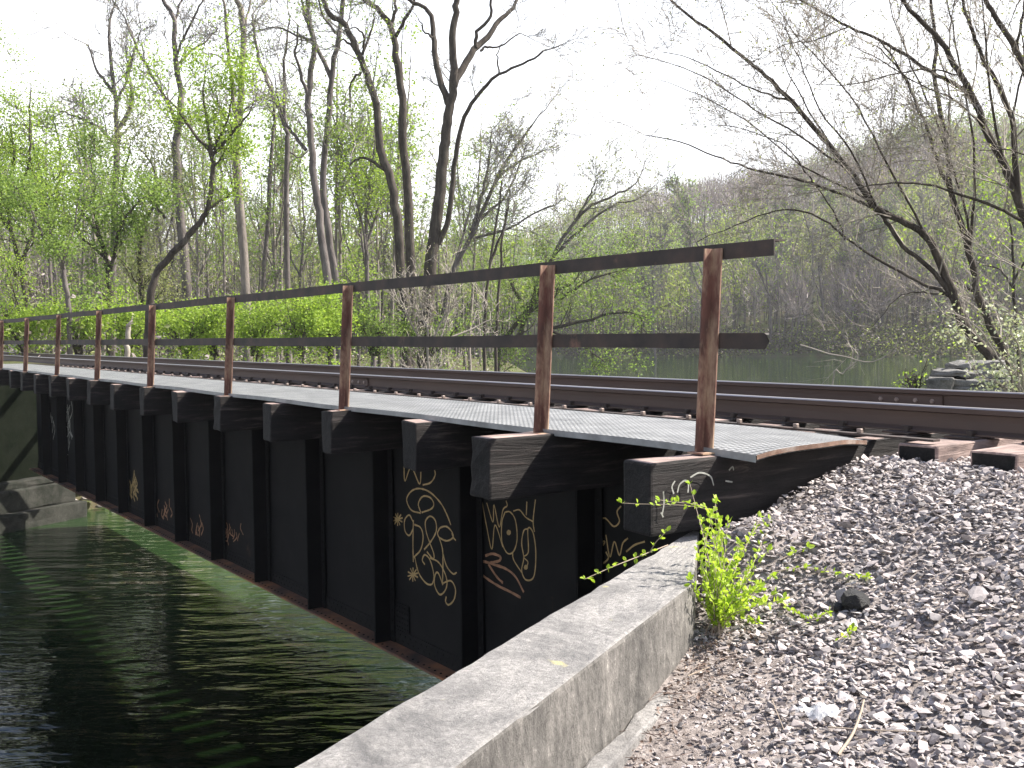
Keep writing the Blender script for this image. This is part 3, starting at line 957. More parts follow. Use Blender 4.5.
paint('graffiti', [[(70, 405), (64, 420), (69, 432), (63, 445), (68, 455)]], I1, I1, 'paint_pale', 0.02)

# ------------------------------------------------------------------ deck timbers
def tie_mesh(name, x0, x1, wd, dp, mats=('tie_side', 'tie_top', 'tie_end')):
    b = MB(); b.box(x0, x1, -wd / 2, wd / 2, -dp, 0, 0, top=1, end=2, jit=0.008)
    me = bpy.data.meshes.new(name)
    bm = bmesh.new()
    vs = [bm.verts.new(tuple(p)) for p in b.v]
    for f, m in zip(b.f, b.mi):
        q = bm.faces.new([vs[k] for k in f]); q.material_index = m
    bmesh.ops.recalc_face_normals(bm, faces=bm.faces)
    bmesh.ops.bevel(bm, geom=list(bm.edges), offset=0.012, segments=2, affect='EDGES', profile=0.6)
    for _ in range(4):
        es = [e for e in bm.edges if e.calc_length() > 0.16]
        if not es: break
        bmesh.ops.subdivide_edges(bm, edges=es, cuts=1, use_grid_fill=True)
    from mathutils import noise as mn
    off = Vector((random.random() * 50, 0, 0))
    bm.normal_update()
    for v in bm.verts:
        q = v.co + off
        v.co += v.normal * (0.010 * mn.noise(Vector((q.x * 3, q.y * 16, q.z * 16))) + 0.005 * mn.noise(q * 24))
    bm.to_mesh(me); bm.free()
    for m in mats:
        me.materials.append(M[m])
    return me
S0, WT = 3.7313, 3.3082
DT = 2.7349 / 2
long_me = [tie_mesh('outrigger_tie', 0, 4.75, 0.2, 0.345) for _ in range(4)]
short_me = [tie_mesh('deck_tie', 0, 3.35, 0.2, 0.345) for _ in range(3)]
ordn = ['first', 'second', 'third', 'fourth', 'fifth', 'sixth', 'seventh', 'eighth', 'ninth', 'tenth', 'eleventh']
def put(me, name, w, s, z=0.0):
    o = bpy.data.objects.new(name, me); COL.objects.link(o)
    o.location = tuple(W(w, s, z)); o.rotation_euler = (0, 0, TH + random.uniform(-0.008, 0.008))
    return o
NT = 17
for k in range(NT):
    sk = S0 + k * DT
    wk_ = WT
    if 2 <= k <= 14:
        lp = (402, 320, 262, 213, 172, 139, 110, 87, 67, 49, 34, 21, 10)[k - 2]
        ry = ray(lp, 400); tq = (sk + 0.1) / (-ry[0] * ST + ry[1] * CT)
        wk_ = (ry[0] * CT + ry[1] * ST) * tq
    o = put(long_me[k % 4], 'outrigger_tie', wk_, sk)
    if k == 0:
        lab = 'long dark end timber carrying the railing post nearest the camera, chalk arcs on its side'
    elif k == 1:
        lab = 'thick cracked timber carrying the second railing post from the near end'
    elif k % 2:
        lab = 'dark timber end carrying the %s railing post from the near end of the bridge' % ordn[(k + 1) // 2]
    else:
        lab = 'dark timber end between the %s and %s railing posts from the near end' % (ordn[k // 2], ordn[k // 2 + 1])
    tag(o, lab, 'bridge timber', 'long timbers carrying the walkway and railing')
    if k == 0: END_TIE = o
    for q in (1, 2):
        o = put(short_me[(k + q) % 3], 'deck_tie', 4.66 + random.uniform(-0.03, 0.03), S0 + k * DT + DT * q / 3)
        tag(o, 'creosoted deck timber under the rails, glimpsed between walkway and near rail', 'bridge timber', 'short deck timbers under the rails')
# chalky arcs on the end timber's side
st = [[(230, 400), (222, 370), (235, 345)], [(245, 395), (255, 360), (280, 343), (292, 360), (290, 395)], [(300, 330), (340, 310), (385, 325), (400, 365)], [(450, 345), (480, 350)], [(465, 300), (480, 285), (485, 300)], [(185, 390), (188, 440), (180, 490)], [(175, 480), (185, 500)]]
lines = [smooth_line([on_s(620 + x * 0.2344, 400 + y * 0.2344, S0 - 0.118) for x, y in q], 5) for q in st]
R = np.array(Matrix.Rotation(-END_TIE.rotation_euler[2], 3, 'Z'))
for ln in lines:
    V, Q = ribbon([ln], None, np.array([ST, -CT, 0.0]), None, 0.008)
    link('chalk_mark', quad_mesh('chalk_mark', (V - np.array(END_TIE.location)) @ R.T, Q), 'paint_pale', END_TIE)

# ties on the ballast to the right of the bridge
btie = [tie_mesh('crosstie', 0, 2.6, 0.24, 0.2, ('tie_top', 'tie_top', 'tie_end')) for _ in range(3)]
spec = [(3.33, 4.93, 0.0, 'pink-grey topped crosstie with black end, first on the gravel beyond the walkway'),
        (2.88, 4.90, 0.0, 'crosstie with black square end at the right edge of the photo, second on the gravel')]
for k in range(8):
    if k < 2: s, w, z, lab = spec[k]
    else: s, w, z, lab = 2.88 - 0.5 * (k - 1), 4.93, -0.005, 'crosstie under the rails on the gravel past the right edge'
    if k >= 2: continue
    o = put(btie[k % 3], 'crosstie', w, s, z)
    tag(o, lab, 'crosstie', 'crossties on the gravel')
o = put(tie_mesh('crosstie', 0, 2.5, 0.24, 0.2), 'crosstie', 4.62, 3.98 - 0.25 + 0.27, 0.0)
bpy.data.objects.remove(o)

# ------------------------------------------------------------------ rails
prof = [(-0.069, 0), (0.069, 0), (0.069, 0.010), (0.03, 0.019), (0.0095, 0.028), (0.0075, 0.075), (0.010, 0.112), (0.034, 0.119), (0.036, 0.146), (0.028, 0.153), (-0.028, 0.153), (-0.036, 0.146), (-0.034, 0.119), (-0.010, 0.112), (-0.0075, 0.075), (-0.0095, 0.028), (-0.03, 0.019), (-0.069, 0.010)]
def rail(w, label, joint_s):
    r = empty('track_rail', W(w, 3, 0.012), label, 'rail', 'rails of the track', TH)
    y0, y1 = -22.0, 48.0
    b = MB(); b.poly_prism(prof, y0, y1)
    me_i = [0] * len(b.f)
    me_i[8] = me_i[9] = me_i[10] = 1
    b.mi = me_i
    b.build('rail_body', ['steel_rail', 'rail_head'], r)
    for js in joint_s:
        j = MB()
        j.poly_prism([(-0.012, 0.022), (-0.060, 0.014), (-0.060, 0.022), (-0.026, 0.034), (-0.026, 0.098), (-0.034, 0.113), (-0.012, 0.109)], js - 3 - 0.3, js - 3 + 0.3)
        jb = j.build('joint_bar', 'steel_rail', r)
        for q in (-0.22, -0.08, 0.08, 0.22):
            h = MB(); h.dome((-0.026, js - 3 + q, 0.066), 0.02, 6, (-1, 0, 0)); h.build('bolt', 'bolt', jb)
    proto = None
    sp_ = [S0 + k * DT / 3 for k in range(0, 46)] + [3.33, 2.88]
    for s in sp_:
        if proto is None:
            b = MB(); b.box(-0.15, 0.15, -0.09, 0.09, -0.011, -0.001)
            for e in (-1, 1):
                b.box(e * 0.085 - 0.012, e * 0.085 + 0.012, -0.045, -0.02, -0.001, 0.03); b.box(e * 0.085 - 0.02 - e * .01, e * 0.085 + 0.02 - e * .01, -0.05, -0.012, 0.014, 0.032)
            proto = b.build('tie_plate', 'rust_dark', r); proto.location = (0, s - 3, 0)
        else:
            c = proto.copy(); COL.objects.link(c); c.parent = r; c.location = (0, s - 3, 0)
    return r
rail(5.4655, 'near rusty brown rail running beside the walkway with worn bright top', [11.0])
rail(6.9655, 'far rusty brown rail with a bolted joint plate near the right edge', [6.9655 * float((-ray(908, 395)[0] * ST + ray(908, 395)[1] * CT) / (ray(908, 395)[0] * CT + ray(908, 395)[1] * ST))])

# ------------------------------------------------------------------ walkway grating and its hold-down bar
wk = empty('walkway_grating', W(3.7816, 3.41, 0), 'long pale galvanised grating walkway laid between railing and near rail', 'walkway', None, TH)
nl, nwid = 120, 14
s_l = np.concatenate([np.linspace(0, 1.2, 24), np.linspace(1.3, 24.6, 96)])
ww = np.linspace(0, 1.06, nwid)
def gz(wv, sv):
    e = np.exp(-sv / 0.45)
    return 0.03 + e * (0.022 * np.sin(np.clip(wv / 1.06, 0, 1) * np.pi) - 0.014 * (1 - wv / 1.06) - 0.028 * (wv / 1.06) ** 2) + 0.004 * np.sin(sv * 2.3) * (wv < 0.1)
Wv, Sv = np.meshgrid(ww, s_l)
Sv2 = Sv + 0.17 * (Wv / 1.06) ** 2 * np.exp(-Sv / 0.35) + 0.02 * np.exp(-Sv / 0.05) * np.sin(Wv * 9)
top = np.stack([Wv, Sv2, gz(Wv, Sv)], -1).reshape(-1, 3)
bot = top - np.array([0, 0, 0.026])
V = np.concatenate([top, bot]); n1 = len(top); Q = []; mi = []
for a in range(len(s_l) - 1):
    for c in range(nwid - 1):
        p = a * nwid + c
        Q.append((p, p + 1, p + nwid + 1, p + nwid)); mi.append(0)
        Q.append((n1 + p, n1 + p + nwid, n1 + p + nwid + 1, n1 + p + 1)); mi.append(0)
link('grating_panel', quad_mesh('grating_panel', V, Q, mi), 'grating', wk)
# serrated side banding
Vb = []; Qb = []
for c in (0, nwid - 1):
    b = len(Vb); o_ = -0.003 if c == 0 else 0.003
    for a in range(len(s_l)):
        p = top[a * nwid + c]; Vb += [p + [o_, 0, 0.002], p + [o_, 0, -0.034]]
    for a in range(len(s_l) - 1): Qb.append((b + 2 * a, b + 2 * a + 1, b + 2 * a + 3, b + 2 * a + 2))
link('edge_band', quad_mesh('edge_band', np.array(Vb), Qb), 'grating', wk)
Vb = []; Qb = []
for c in range(nwid):
    p = top[c]; Vb += [p + [0, -0.003, 0.003], p + [0, -0.003, -0.02]]
for c in range(nwid - 1): Qb.append((2 * c, 2 * c + 1, 2 * c + 3, 2 * c + 2))
link('edge_band', quad_mesh('edge_band', np.array(Vb), Qb), 'grate_edge', wk)

sb = empty('spacer_bar', W(4.99, 3.0, 0), 'thin steel spacer bar with bolt heads between walkway and near rail', 'spacer bar', None, TH)
b = MB(); b.box(-0.03, 0.03, 0.25, 24.8, 0.012, 0.024); b.build('bar', 'rust_dark', sb)
proto = None
for k in range(46):
    if proto is None:
        b = MB(); b.box(-0.014, 0.014, -0.014, 0.014, 0.0245, 0.05, jit=0.002); proto = b.build('bolt', 'bolt', sb, bevel=0.003); proto.location = (0, S0 - 3, 0)
    else:
        c = proto.copy(); COL.objects.link(c); c.parent = sb; c.location = (0, S0 - 3 + k * DT / 3, 0)

# ------------------------------------------------------------------ railing
WP = 3.7595
LW, LS = 0.052, -0.016          # lean of the posts per metre
hr = empty('railing', W(WP, S0, 0), 'rusty brown angle-iron railing along the outer edge of the walkway', 'railing', None, TH)
proto = None
sp_ = [0.0] + [(k - 0.5) * 2.7349 for k in range(1, 10)]
for k, s in enumerate(sp_):
    if proto is None:
        b = MB()
        t, a = 0.008, 0.066
        pts = [(-a * .55, a / 2 - t), (a * .45 - t, a / 2 - t), (a * .45 - t, -a / 2), (a * .45, -a / 2), (a * .45, a / 2), (-a * .55, a / 2)]
        nb = len(pts); bb = len(b.v)
        for z in (0.0, 1.02):
            for p in pts: b.v.append(np.array([p[0] + LW * z, p[1] + LS * z, z]))
        for i_ in range(nb):
            j_ = (i_ + 1) % nb; b.f.append((i_, j_, nb + j_, nb + i_)); b.mi.append(0)
        b.f += [tuple(reversed(range(nb))), tuple(range(nb, 2 * nb))]; b.mi += [0, 0]
        b.box(-0.06, 0.07, -0.05, 0.06, 0.0, 0.008)
        proto = b.build('post', 'rust', hr); proto.location = (0, s, 0)
    else:
        c = proto.copy(); COL.objects.link(c); c.parent = hr; c.location = (random.uniform(-0.01, 0.01), s, 0); c.rotation_euler = (random.uniform(-0.008, 0.008), random.uniform(-0.008, 0.008), random.uniform(-0.1, 0.1))
def hrail(name, z, pts, s_a, s_b, point=False):
    b = MB()
    n_ = len(pts)
    ss = np.linspace(s_a, s_b, 40)
    for s in ss:
        sag = 0.006 * math.sin(s * 1.9) * 0.5
        for p in pts: b.v.append(np.array([p[0] + LW * z, s, z + p[1] + sag]))
    for q in range(len(ss) - 1):
        for i_ in range(n_):
            j_ = (i_ + 1) % n_; b.f.append((q * n_ + i_, q * n_ + j_, (q + 1) * n_ + j_, (q + 1) * n_ + i_)); b.mi.append(0)
    b.f += [tuple(reversed(range(n_))), tuple(range((len(ss) - 1) * n_, len(ss) * n_))]; b.mi += [0, 0]
    if point:
        for i_ in range(n_):
            zc = b.v[i_][2]
            b.v[i_][1] += abs(zc - (z - 0.004)) * 0.75
    return b.build(name, 'rust_dark', hr)
a = 0.078
ang = [(0.034, -a), (0.042, -a), (0.042, -0.008), (0.034 + a, -0.008), (0.034 + a, 0), (0.034, 0)]
hrail('top_rail', 1.03, [(p[0] - 0.0, p[1] + 0.012) for p in ang], -0.37, 23.0)
hrail('mid_rail', 0.565, [(0.034, -0.043), (0.042, -0.043), (0.042, -0.004), (0.042, 0.027), (0.062, 0.027), (0.062, 0.035), (0.034, 0.035), (0.034, -0.004)], -0.36, 23.0, True)

# ------------------------------------------------------------------ sapling, sprigs and small litter
def leaf_fold(C, D, size, rng=RNG):
    """folded six-vertex leaves pointing along D"""
    V = []; Q = []
    for c, d in zip(C, D):
        d = d / np.linalg.norm(d); s = np.cross(d, rng.normal(size=3) + [0, 0, 0.8]); s /= np.linalg.norm(s) + 1e-9; nn = np.cross(s, d)
        l = size * rng.uniform(0.6, 1.25); w = l * 0.3
        b = len(V)
        V += [c, c + d * l * .45 + s * w + nn * l * .1, c + d * l * .8 + s * w * .75 + nn * l * .06, c + d * l * 1.05, c + d * l * .8 - s * w * .75 + nn * l * .06, c + d * l * .45 - s * w + nn * l * .1, c + d * l * .5]
        Q += [(b, b + 1, b + 2, b + 6), (b + 6, b + 2, b + 3, b + 4), (b, b + 6, b + 4, b + 5)]
    return V, Q
def sprig(root, stems, leaf=0.034, gap=0.03, nm='leaves', mat='leaf_sap', rad0=0.003, per=3):
    L0 = np.array(root.location)
    tb = Tubes(); V = []; Q = []
    for P in stems:
        P = smooth_line(P, 6) - L0
        tb.add(P, np.linspace(rad0, rad0 * 0.4, len(P)), 5)
        acc = 0
        for k in range(1, len(P)):
            acc += np.linalg.norm(P[k] - P[k - 1])
            if k < len(P) * 0.12: continue
            if acc > gap or k == len(P) - 1:
                acc = 0
                T_ = P[k] - P[k - 1]
                n_ = per + (2 if k == len(P) - 1 else 0)
                cs_ = [P[k] + RNG.normal(size=3) * 0.004 for _ in range(n_)]
                ds_ = [T_ / np.linalg.norm(T_) * 0.6 + RNG.normal(size=3) * 0.75 + [0, 0, 0.35] for _ in range(n_)]
                v, q = leaf_fold(cs_, ds_, leaf)
                Q += [tuple(i_ + len(V) for i_ in f) for f in q]; V += v
    v, q = tb.arrays()
    link('stem', quad_mesh('stem', v, q), 'deadwood', root)
    link('leaves', quad_mesh('leaves', np.array(V), Q), mat, root)
bx = at(716, 618, 4.12); bx[2] = tz1(bx[0], bx[1])
sap = empty('sapling', bx, 'bright lime-green leafy sapling sprouting between the concrete wall end and gravel', 'sapling')
stems = []
r0 = bx
tips = [(690, 484, 4.25), (622, 503, 4.35), (660, 500, 4.3), (700, 520, 4.3), (715, 500, 4.4), (728, 520, 4.45), (740, 545, 4.5), (755, 530, 4.6), (700, 560, 4.1), (772, 575, 4.2), (760, 590, 4.1), (735, 560, 4.3), (745, 590, 4.2), (720, 545, 4.3), (705, 585, 4.0), (698, 545, 4.15), (770, 520, 4.8), (730, 575, 4.1), (750, 565, 4.35), (712, 535, 4.2), (782, 600, 4.0), (725, 600, 4.05)]
tips += [(px + random.gauss(8, 20), py + random.gauss(4, 14), d + random.gauss(0, .1)) for px, py, d in tips if px > 690]
for px, py, d in tips:
    tip = at(px, py, d)
    mid = (r0 + tip) / 2 + np.array([random.gauss(0, .02), random.gauss(0, .02), 0.03])
    if px < 680:
        mid = at(712, 512, 4.32)
    stems.append([r0 + [random.gauss(0, .015), random.gauss(0, .015), 0], (r0 + mid) / 2 + [0, 0, .02], mid, tip])
sprig(sap, stems, 0.024, 0.013, per=3)
p0 = at(662, 541, 4.75); p1 = at(585, 580, 4.3)
lowb = empty('sprig', at(668, 545, 4.9), 'thin twig with small lime leaves leaning left along the outer wall edge', 'sprig')
sprig(lowb, [[at(668, 545, 4.9), at(640, 556, 4.75), at(612, 567, 4.6), at(585, 579, 4.5)], [at(650, 552, 4.8), at(656, 542, 4.75), at(666, 532, 4.7)]], 0.026, 0.05)
def gpoint(px, py, dz=0.0):
    d = ray(px, py)
    t = np.linspace(1.5, 8, 2600)
    P = CAM[None] + d[None] * t[:, None]
    k = int(np.argmax(P[:, 2] < tz(P[:, 0], P[:, 1]) + dz))
    return P[k]
def ground_sprig(label, pts):
    P = []
    for px, py in pts:
        P.append(gpoint(px, py, 0.03))
    e = empty('sprig', P[0], label, 'sprig', 'lime sprigs creeping over the gravel')
    sprig(e, [P], 0.024, 0.03, per=4)
ground_sprig('lime sprig trailing across the gravel above the black lump', [(772, 572), (800, 568), (830, 572), (866, 578)])
ground_sprig('lime sprig on the gravel close to the left of the black lump', [(778, 600), (795, 612), (812, 620), (828, 612)])
ground_sprig('tiny lone lime sprig on the gravel in front of the black lump', [(838, 640), (846, 634), (852, 630)])
ground_sprig('small lime sprig at the sapling foot beside the brown wood chip', [(728, 608), (742, 614), (758, 622)])
ground_sprig('lime sprig reaching across the gravel up and right of the sapling', [(780, 560), (795, 552), (808, 548)])

def lump(name, px, py, size, label, cat, mat, seed, flat=0.8, n_=26):
    q = gpoint(px, py, size * 0.4)
    Vr, Tr = rock_mesh(seed, flat, n_)
    o = link(name, quad_mesh(name, Vr * size, None, None, Tr), mat, None, loc=q, rotz=random.random() * 6)
    tag(o, label, cat)
    return o
lump('tar_lump', 855, 602, 0.062, 'black tarry lump lying among the grey gravel', 'lump', 'lump', 5, 0.95, 70)
lump('stone', 838, 607, 0.042, 'small black stone touching the left side of the black lump', 'stone', 'lump', 9, 0.6)
# wood chip
q0, q1 = gpoint(712, 632, 0.012), gpoint(736, 622, 0.012)
b = MB(); l = np.linalg.norm(q1 - q0)
b.box(0, l * 1.2, -0.016, 0.016, -0.006, 0.008, jit=0.005)
o = b.build('wood_chip', 'chip', None, bevel=0.003, loc=q0); o.rotation_euler = (0, 0, math.atan2(q1[1] - q0[1], q1[0] - q0[0])); tag(o, 'brown splinter of wood lying by the foot of the sapling', 'wood chip')
# twigs
def gtwig(label, pts, r):
    P = [gpoint(px, py, 0.03) for px, py in pts]
    tb = Tubes(); Pl = smooth_line(P, 5); tb.add(Pl - P[0], np.linspace(r, r * 0.6, len(Pl)), 6)
    v, q = tb.arrays()
    tag(link('twig', quad_mesh('twig', v, q), 'deadwood', None, loc=P[0]), label, 'twig', 'dry twigs on the gravel')
gtwig('pale crooked twig on the gravel at the bottom, right of the plastic scrap', [(838, 755), (852, 735), (860, 715), (864, 700)], 0.005)
gtwig('thin brown straight twig on the gravel running right of the plastic scrap', [(828, 727), (870, 730), (925, 732)], 0.003)
gtwig('short pale twig on the grit near the foot of the concrete wall', [(688, 676), (700, 671), (710, 667)], 0.003)
gtwig('pale bent twig on the grit below the short one near the wall', [(710, 690), (720, 696), (732, 700)], 0.0035)
gtwig('pale thin stalk standing in the grit left of the plastic scrap', [(772, 700), (778, 715), (784, 730)], 0.002)
# crumpled scrap of clear plastic
q = gpoint(818, 716, 0.012)
bm = bmesh.new(); bmesh.ops.create_grid(bm, x_segments=9, y_segments=7, size=0.06)
for v in bm.verts:
    v.co.z = random.uniform(0, 0.028) + 0.02 * math.exp(-(v.co.x ** 2 + v.co.y ** 2) / .002); v.co.x += random.uniform(-.006, .006); v.co.y *= 0.8
me = bpy.data.meshes.new('plastic_scrap'); bm.to_mesh(me); bm.free()
tag(link('plastic_scrap', me, 'plastic', None, loc=q, rotz=0.5), 'crumpled clear whitish scrap of plastic lying on the gravel', 'litter')

# ------------------------------------------------------------------ trees
def rnd_dir(d, ang, up=0.15):
    """unit vector turned by about ang from d"""
    a = Vector(d).normalized()
    v = Vector((random.gauss(0, 1), random.gauss(0, 1), random.gauss(0, 1)))
    v = (v - a * v.dot(a)).normalized()
    o = a * math.cos(ang) + v * math.sin(ang)
    o.z += up
    return o.normalized()

def grow(tb, tips, p, d, Ln, r, lev, cfg):
    n_ = cfg.get('seg', 4) if lev > 0 else 3
    P = [p]; R = [r]
    q = Vector(p); d = Vector(d)
    for k in range(n_):
        w_ = cfg.get('wig', 0.22)
        d = (d + Vector((random.gauss(0, w_), random.gauss(0, w_), random.gauss(0, w_) + cfg.get('up', 0.06)))).normalized()
        q = q + d * (Ln / n_)
        P.append(tuple(q)); R.append(max(r * (1 - 0.8 * (k + 1) / n_), cfg['rmin']))
        if lev > 0:
            for _ in range(cfg.get('kids', 2) if k > 0 else 1):
                grow(tb, tips, tuple(q), rnd_dir(d, random.uniform(0.4, 1.0), 0.08), Ln * random.uniform(0.4, 0.7) * (1 - 0.35 * k / n_), max(R[-1] * 0.65, cfg['rmin']), lev - 1, cfg)
        elif k >= 1:
            tips.append(tuple(q))
    tb.add(P, R, 5 if r > 0.06 else 3)

def make_tree(name, label, cat, limbs, Zd, barkm, leafm, leaf_n, leaf_size, cfg, group=None, base=None, leaf_min_z=None, leafspread=0.35, lift=0.3):
    """limbs: list of (points as (x, y) sight lines at distance Zd, r0, r1 in pixels of width, side-branch density, level)"""
    k = Zd / F
    if 33 < Zd < 70: leaf_n, leaf_size = int(leaf_n * 1.7), leaf_size * 0.76
    tb = Tubes(); tw = Tubes(); tips = []
    first = True; root = None
    for li, (pts, r0, r1, dens, lev) in enumerate(limbs):
        sl = 0 if li == 0 else random.uniform(-0.45, 0.45)
        P = []; acc = 0; prev = None
        for px, py in pts:
            if prev: acc += math.hypot(px - prev[0], py - prev[1]) * k
            prev = (px, py)
            P.append(at(px, py, Zd + sl * acc))
        if li == 0:
            gx, gy = P[0][0], P[0][1]; gz_ = tz1(gx, gy)
            root = np.array([gx, gy, gz_])
            if P[0][2] > gz_ - 0.05:
                P = [np.array([gx, gy, gz_ - 0.25])] + P
        Pl = smooth_line(P, 4)
        Pl[1:-1] += RNG.normal(size=Pl[1:-1].shape) * k * 0.5
        R = np.linspace(r0, r1, len(Pl)) * k * 0.5 * cfg.get('lscale', 1)
        dens = dens * cfg.get('dscale', 1)
        if li == 0:
            R[:2] *= 1.25
        tb.add(Pl - root, R, 8 if r0 > 7 else 6)
        seglen = np.linalg.norm(np.diff(Pl, axis=0), axis=1)
        for a in range(1, len(Pl)):
            frac = a / (len(Pl) - 1)
            if li == 0 and frac < cfg.get('bare', 0.35): continue
            nb = np.random.default_rng(random.randrange(1 << 30)).poisson(dens * seglen[a - 1])
            for _ in range(nb):
                d = rnd_dir(Pl[a] - Pl[a - 1], random.uniform(0.5, 1.15), cfg.get('bup', 0.2))
                Ln = cfg['len'] * random.uniform(0.5, 1.2) * (1 - 0.35 * frac)
                grow(tw, tips, tuple(Pl[a] - root), d, Ln, max(min(R[a] * 0.5, cfg['rb']), cfg['rmin']), lev, cfg)
        # fine end
        d = Pl[-1] - Pl[-2]
        grow(tw, tips, tuple(Pl[-1] - root), d, cfg['len'] * 0.9, max(R[-1], cfg['rmin']), min(2, lev), cfg)
    e = empty(name, root, label, cat, group)
    v, q = tb.arrays()
    link('trunk', quad_mesh('trunk', v, q), barkm, e, smooth=True)
    v, q = tw.arrays()
    twm = cfg.get('twig', barkm)
    mi = np.zeros(len(q), int); mats = [twm]
    if leaf_n and tips:
        tp = np.array(tips)
        if leaf_min_z is not None: tp = tp[(tp[:, 2] > leaf_min_z[0]) & (tp[:, 2] < leaf_min_z[1])]
        if len(tp):
            sel = RNG.integers(0, len(tp), leaf_n)
            # clumpy: some twigs carry more than others
            wgt = RNG.gamma(0.35 if cat == 'shrub' else 0.7, 1.0, len(tp)); wgt /= wgt.sum()
            sel = RNG.choice(len(tp), leaf_n, p=wgt)
            C = tp[sel] + RNG.normal(size=(leaf_n, 3)) * leafspread * np.array([1, 1, .8])
            lv, lq = leaf_quads(C, leaf_size)
            q = np.concatenate([q, lq + len(v)]); v = np.concatenate([v, lv]); mi = np.concatenate([mi, np.ones(len(lq), int)]); mats = [twm, leafm]
    link('crown', quad_mesh('crown', v, q, mi), mats, e)
    return e

BARE = dict(len=2.6, rb=0.045, rmin=0.010, bare=0.4, kids=2, wig=0.2, twig='twig_grey')
THIN = dict(BARE, kids=1)
LEAFY = dict(len=2.2, rb=0.04, rmin=0.009, bare=0.25, kids=1, wig=0.25)
# ---- left-bank trees that one can tell apart
make_tree('bare_tree', 'bare grey tree with rounded forked crown above the leafy trees at far left', 'tree',
          [([(112, 345), (114, 250), (117, 150), (117, 125), (113, 78), (109, 35), (113, 8)], 9, 2, 0.7, 2), ([(117, 98), (105, 82), (96, 68), (88, 45)], 4, 1.5, 1.2, 2),
           ([(119, 129), (131, 105), (131, 86), (126, 76), (135, 45), (125, 18)], 5, 1.6, 1.2, 2), ([(115, 145), (98, 127), (78, 117), (61, 111)], 4, 1.5, 1.0, 2), ([(118, 100), (128, 76), (134, 52), (141, 30)], 3, 1.2, 1.0, 2)],
          52, 'bark_grey', 'leaf_pale', 250, 0.12, BARE)
make_tree('tall_tree', 'tall slim tree with curved left limb rising just left of the lime-leaved forked tree', 'tree',
          [([(188, 345), (185, 260), (178, 187), (176, 140), (179, 125), (181, 94), (175, 59), (174, 20), (162, 0), (155, -30)], 11, 3, 0.45, 2), ([(178, 125), (164, 96), (148, 68), (137, 49), (125, 18)], 4, 1.5, 0.8, 2),
           ([(174, 22), (180, 5), (186, -20)], 3, 1.5, .8, 2), ([(175, 59), (183, 40), (197, 12), (205, -5)], 3, 1.3, .8, 2), ([(176, 66), (190, 52), (206, 40), (218, 28)], 3, 1.2, .8, 2)],
          50, 'bark_grey', 'leaf_green', 500, 0.13, BARE)
make_tree('forked_tree', 'crooked forked tree with lime clusters on its upper limbs and a bent low trunk', 'tree',
          [([(148, 345), (150, 305), (153, 284), (161, 267), (183, 242), (194, 230), (206, 213), (212, 182), (212, 156), (205, 145)], 9, 4, 0.7, 2), ([(205, 145), (200, 141), (190, 128), (178, 110), (166, 98)], 4, 1.5, 1.4, 2),
           ([(212, 156), (222, 146), (236, 128), (250, 112)], 4, 1.5, 1.6, 2), ([(208, 208), (222, 200), (238, 186)], 4, 2, 1, 2), ([(212, 160), (208, 125), (203, 95), (206, 70)], 4, 1.2, 1.6, 2), ([(214, 150), (228, 118), (232, 92)], 3, 1.2, 1.5, 2)],
          31, 'bark_dark', 'leaf_lime', 8500, 0.085, dict(LEAFY, bare=0.6, len=1.5, rmin=0.007), leaf_min_z=(5.2, 16), leafspread=0.24)
make_tree('tall_tree', 'straight thick pale-barked tree with a double top, between the forked tree and the slim trunks', 'tree',
          [([(247, 345), (246, 296), (240, 200), (237, 150), (242, 78), (243, 16), (236, 0), (232, -25)], 11, 4, 0.6, 2), ([(240, 140), (234, 109), (230, 64), (225, 16), (222, -8)], 5, 2, 0.9, 2), ([(243, 30), (249, 10), (255, -15)], 3, 1.5, 1, 2), ([(242, 85), (222, 58), (202, 52)], 2.5, 1, 1, 2)],
          54, 'bark_pale', 'leaf_pale', 900, 0.14, BARE)
make_tree('slim_tree', 'slim dark trunk curving up to the left, second trunk left of the big paired trunks', 'tree',
          [([(288, 345), (287, 282), (287, 150), (286, 129), (271, 90), (259, 59), (255, 33), (252, 15)], 7, 2, 0.7, 2), ([(287, 150), (300, 158), (308, 150)], 2, 1, .6, 1), ([(286, 130), (284, 90), (286, 50), (290, 20)], 4, 1.5, .9, 2)],
          56, 'bark_grey', 'leaf_pale', 500, 0.12, BARE)
make_tree('slim_tree', 'slim straight trunk with sparse green leaves, just left of the curving slim trunk', 'tree',
          [([(262, 345), (263, 290), (272, 147), (274, 110), (272, 84)], 6, 2, 0.9, 2)], 58, 'bark_grey', 'leaf_green', 1200, 0.14, LEAFY)
make_tree('tall_tree', 'thick dark trunk, left one of the close pair that crosses in a narrow V', 'tree',
          [([(331, 345), (327, 279), (320, 224), (315, 182), (310, 130), (308, 98), (314, 45), (308, 20), (308, -5), (303, -40)], 10, 4, 0.35, 2), ([(308, 96), (300, 74), (296, 50), (298, 25)], 4, 1.5, .8, 2), ([(306, 150), (292, 132), (283, 118), (276, 92)], 4, 1.5, 0.8, 2), ([(312, 40), (295, 35), (278, 28), (258, 30)], 3, 1.2, 1, 2)],
          48, 'bark_grey', 'leaf_pale', 300, 0.12, BARE)
make_tree('tall_tree', 'thick dark trunk with small leaf tufts, right one of the close pair', 'tree',
          [([(337, 345), (335, 279), (326, 216), (323, 173), (329, 117), (331, 82), (339, 33), (343, 0), (345, -35)], 9, 4, 0.35, 2), ([(332, 80), (316, 45), (306, 20), (300, -5)], 5, 2, .7, 2), ([(339, 35), (325, 18), (318, -2)], 3, 1.5, .8, 2)],
          50, 'bark_grey', 'leaf_green', 1300, 0.15, BARE)
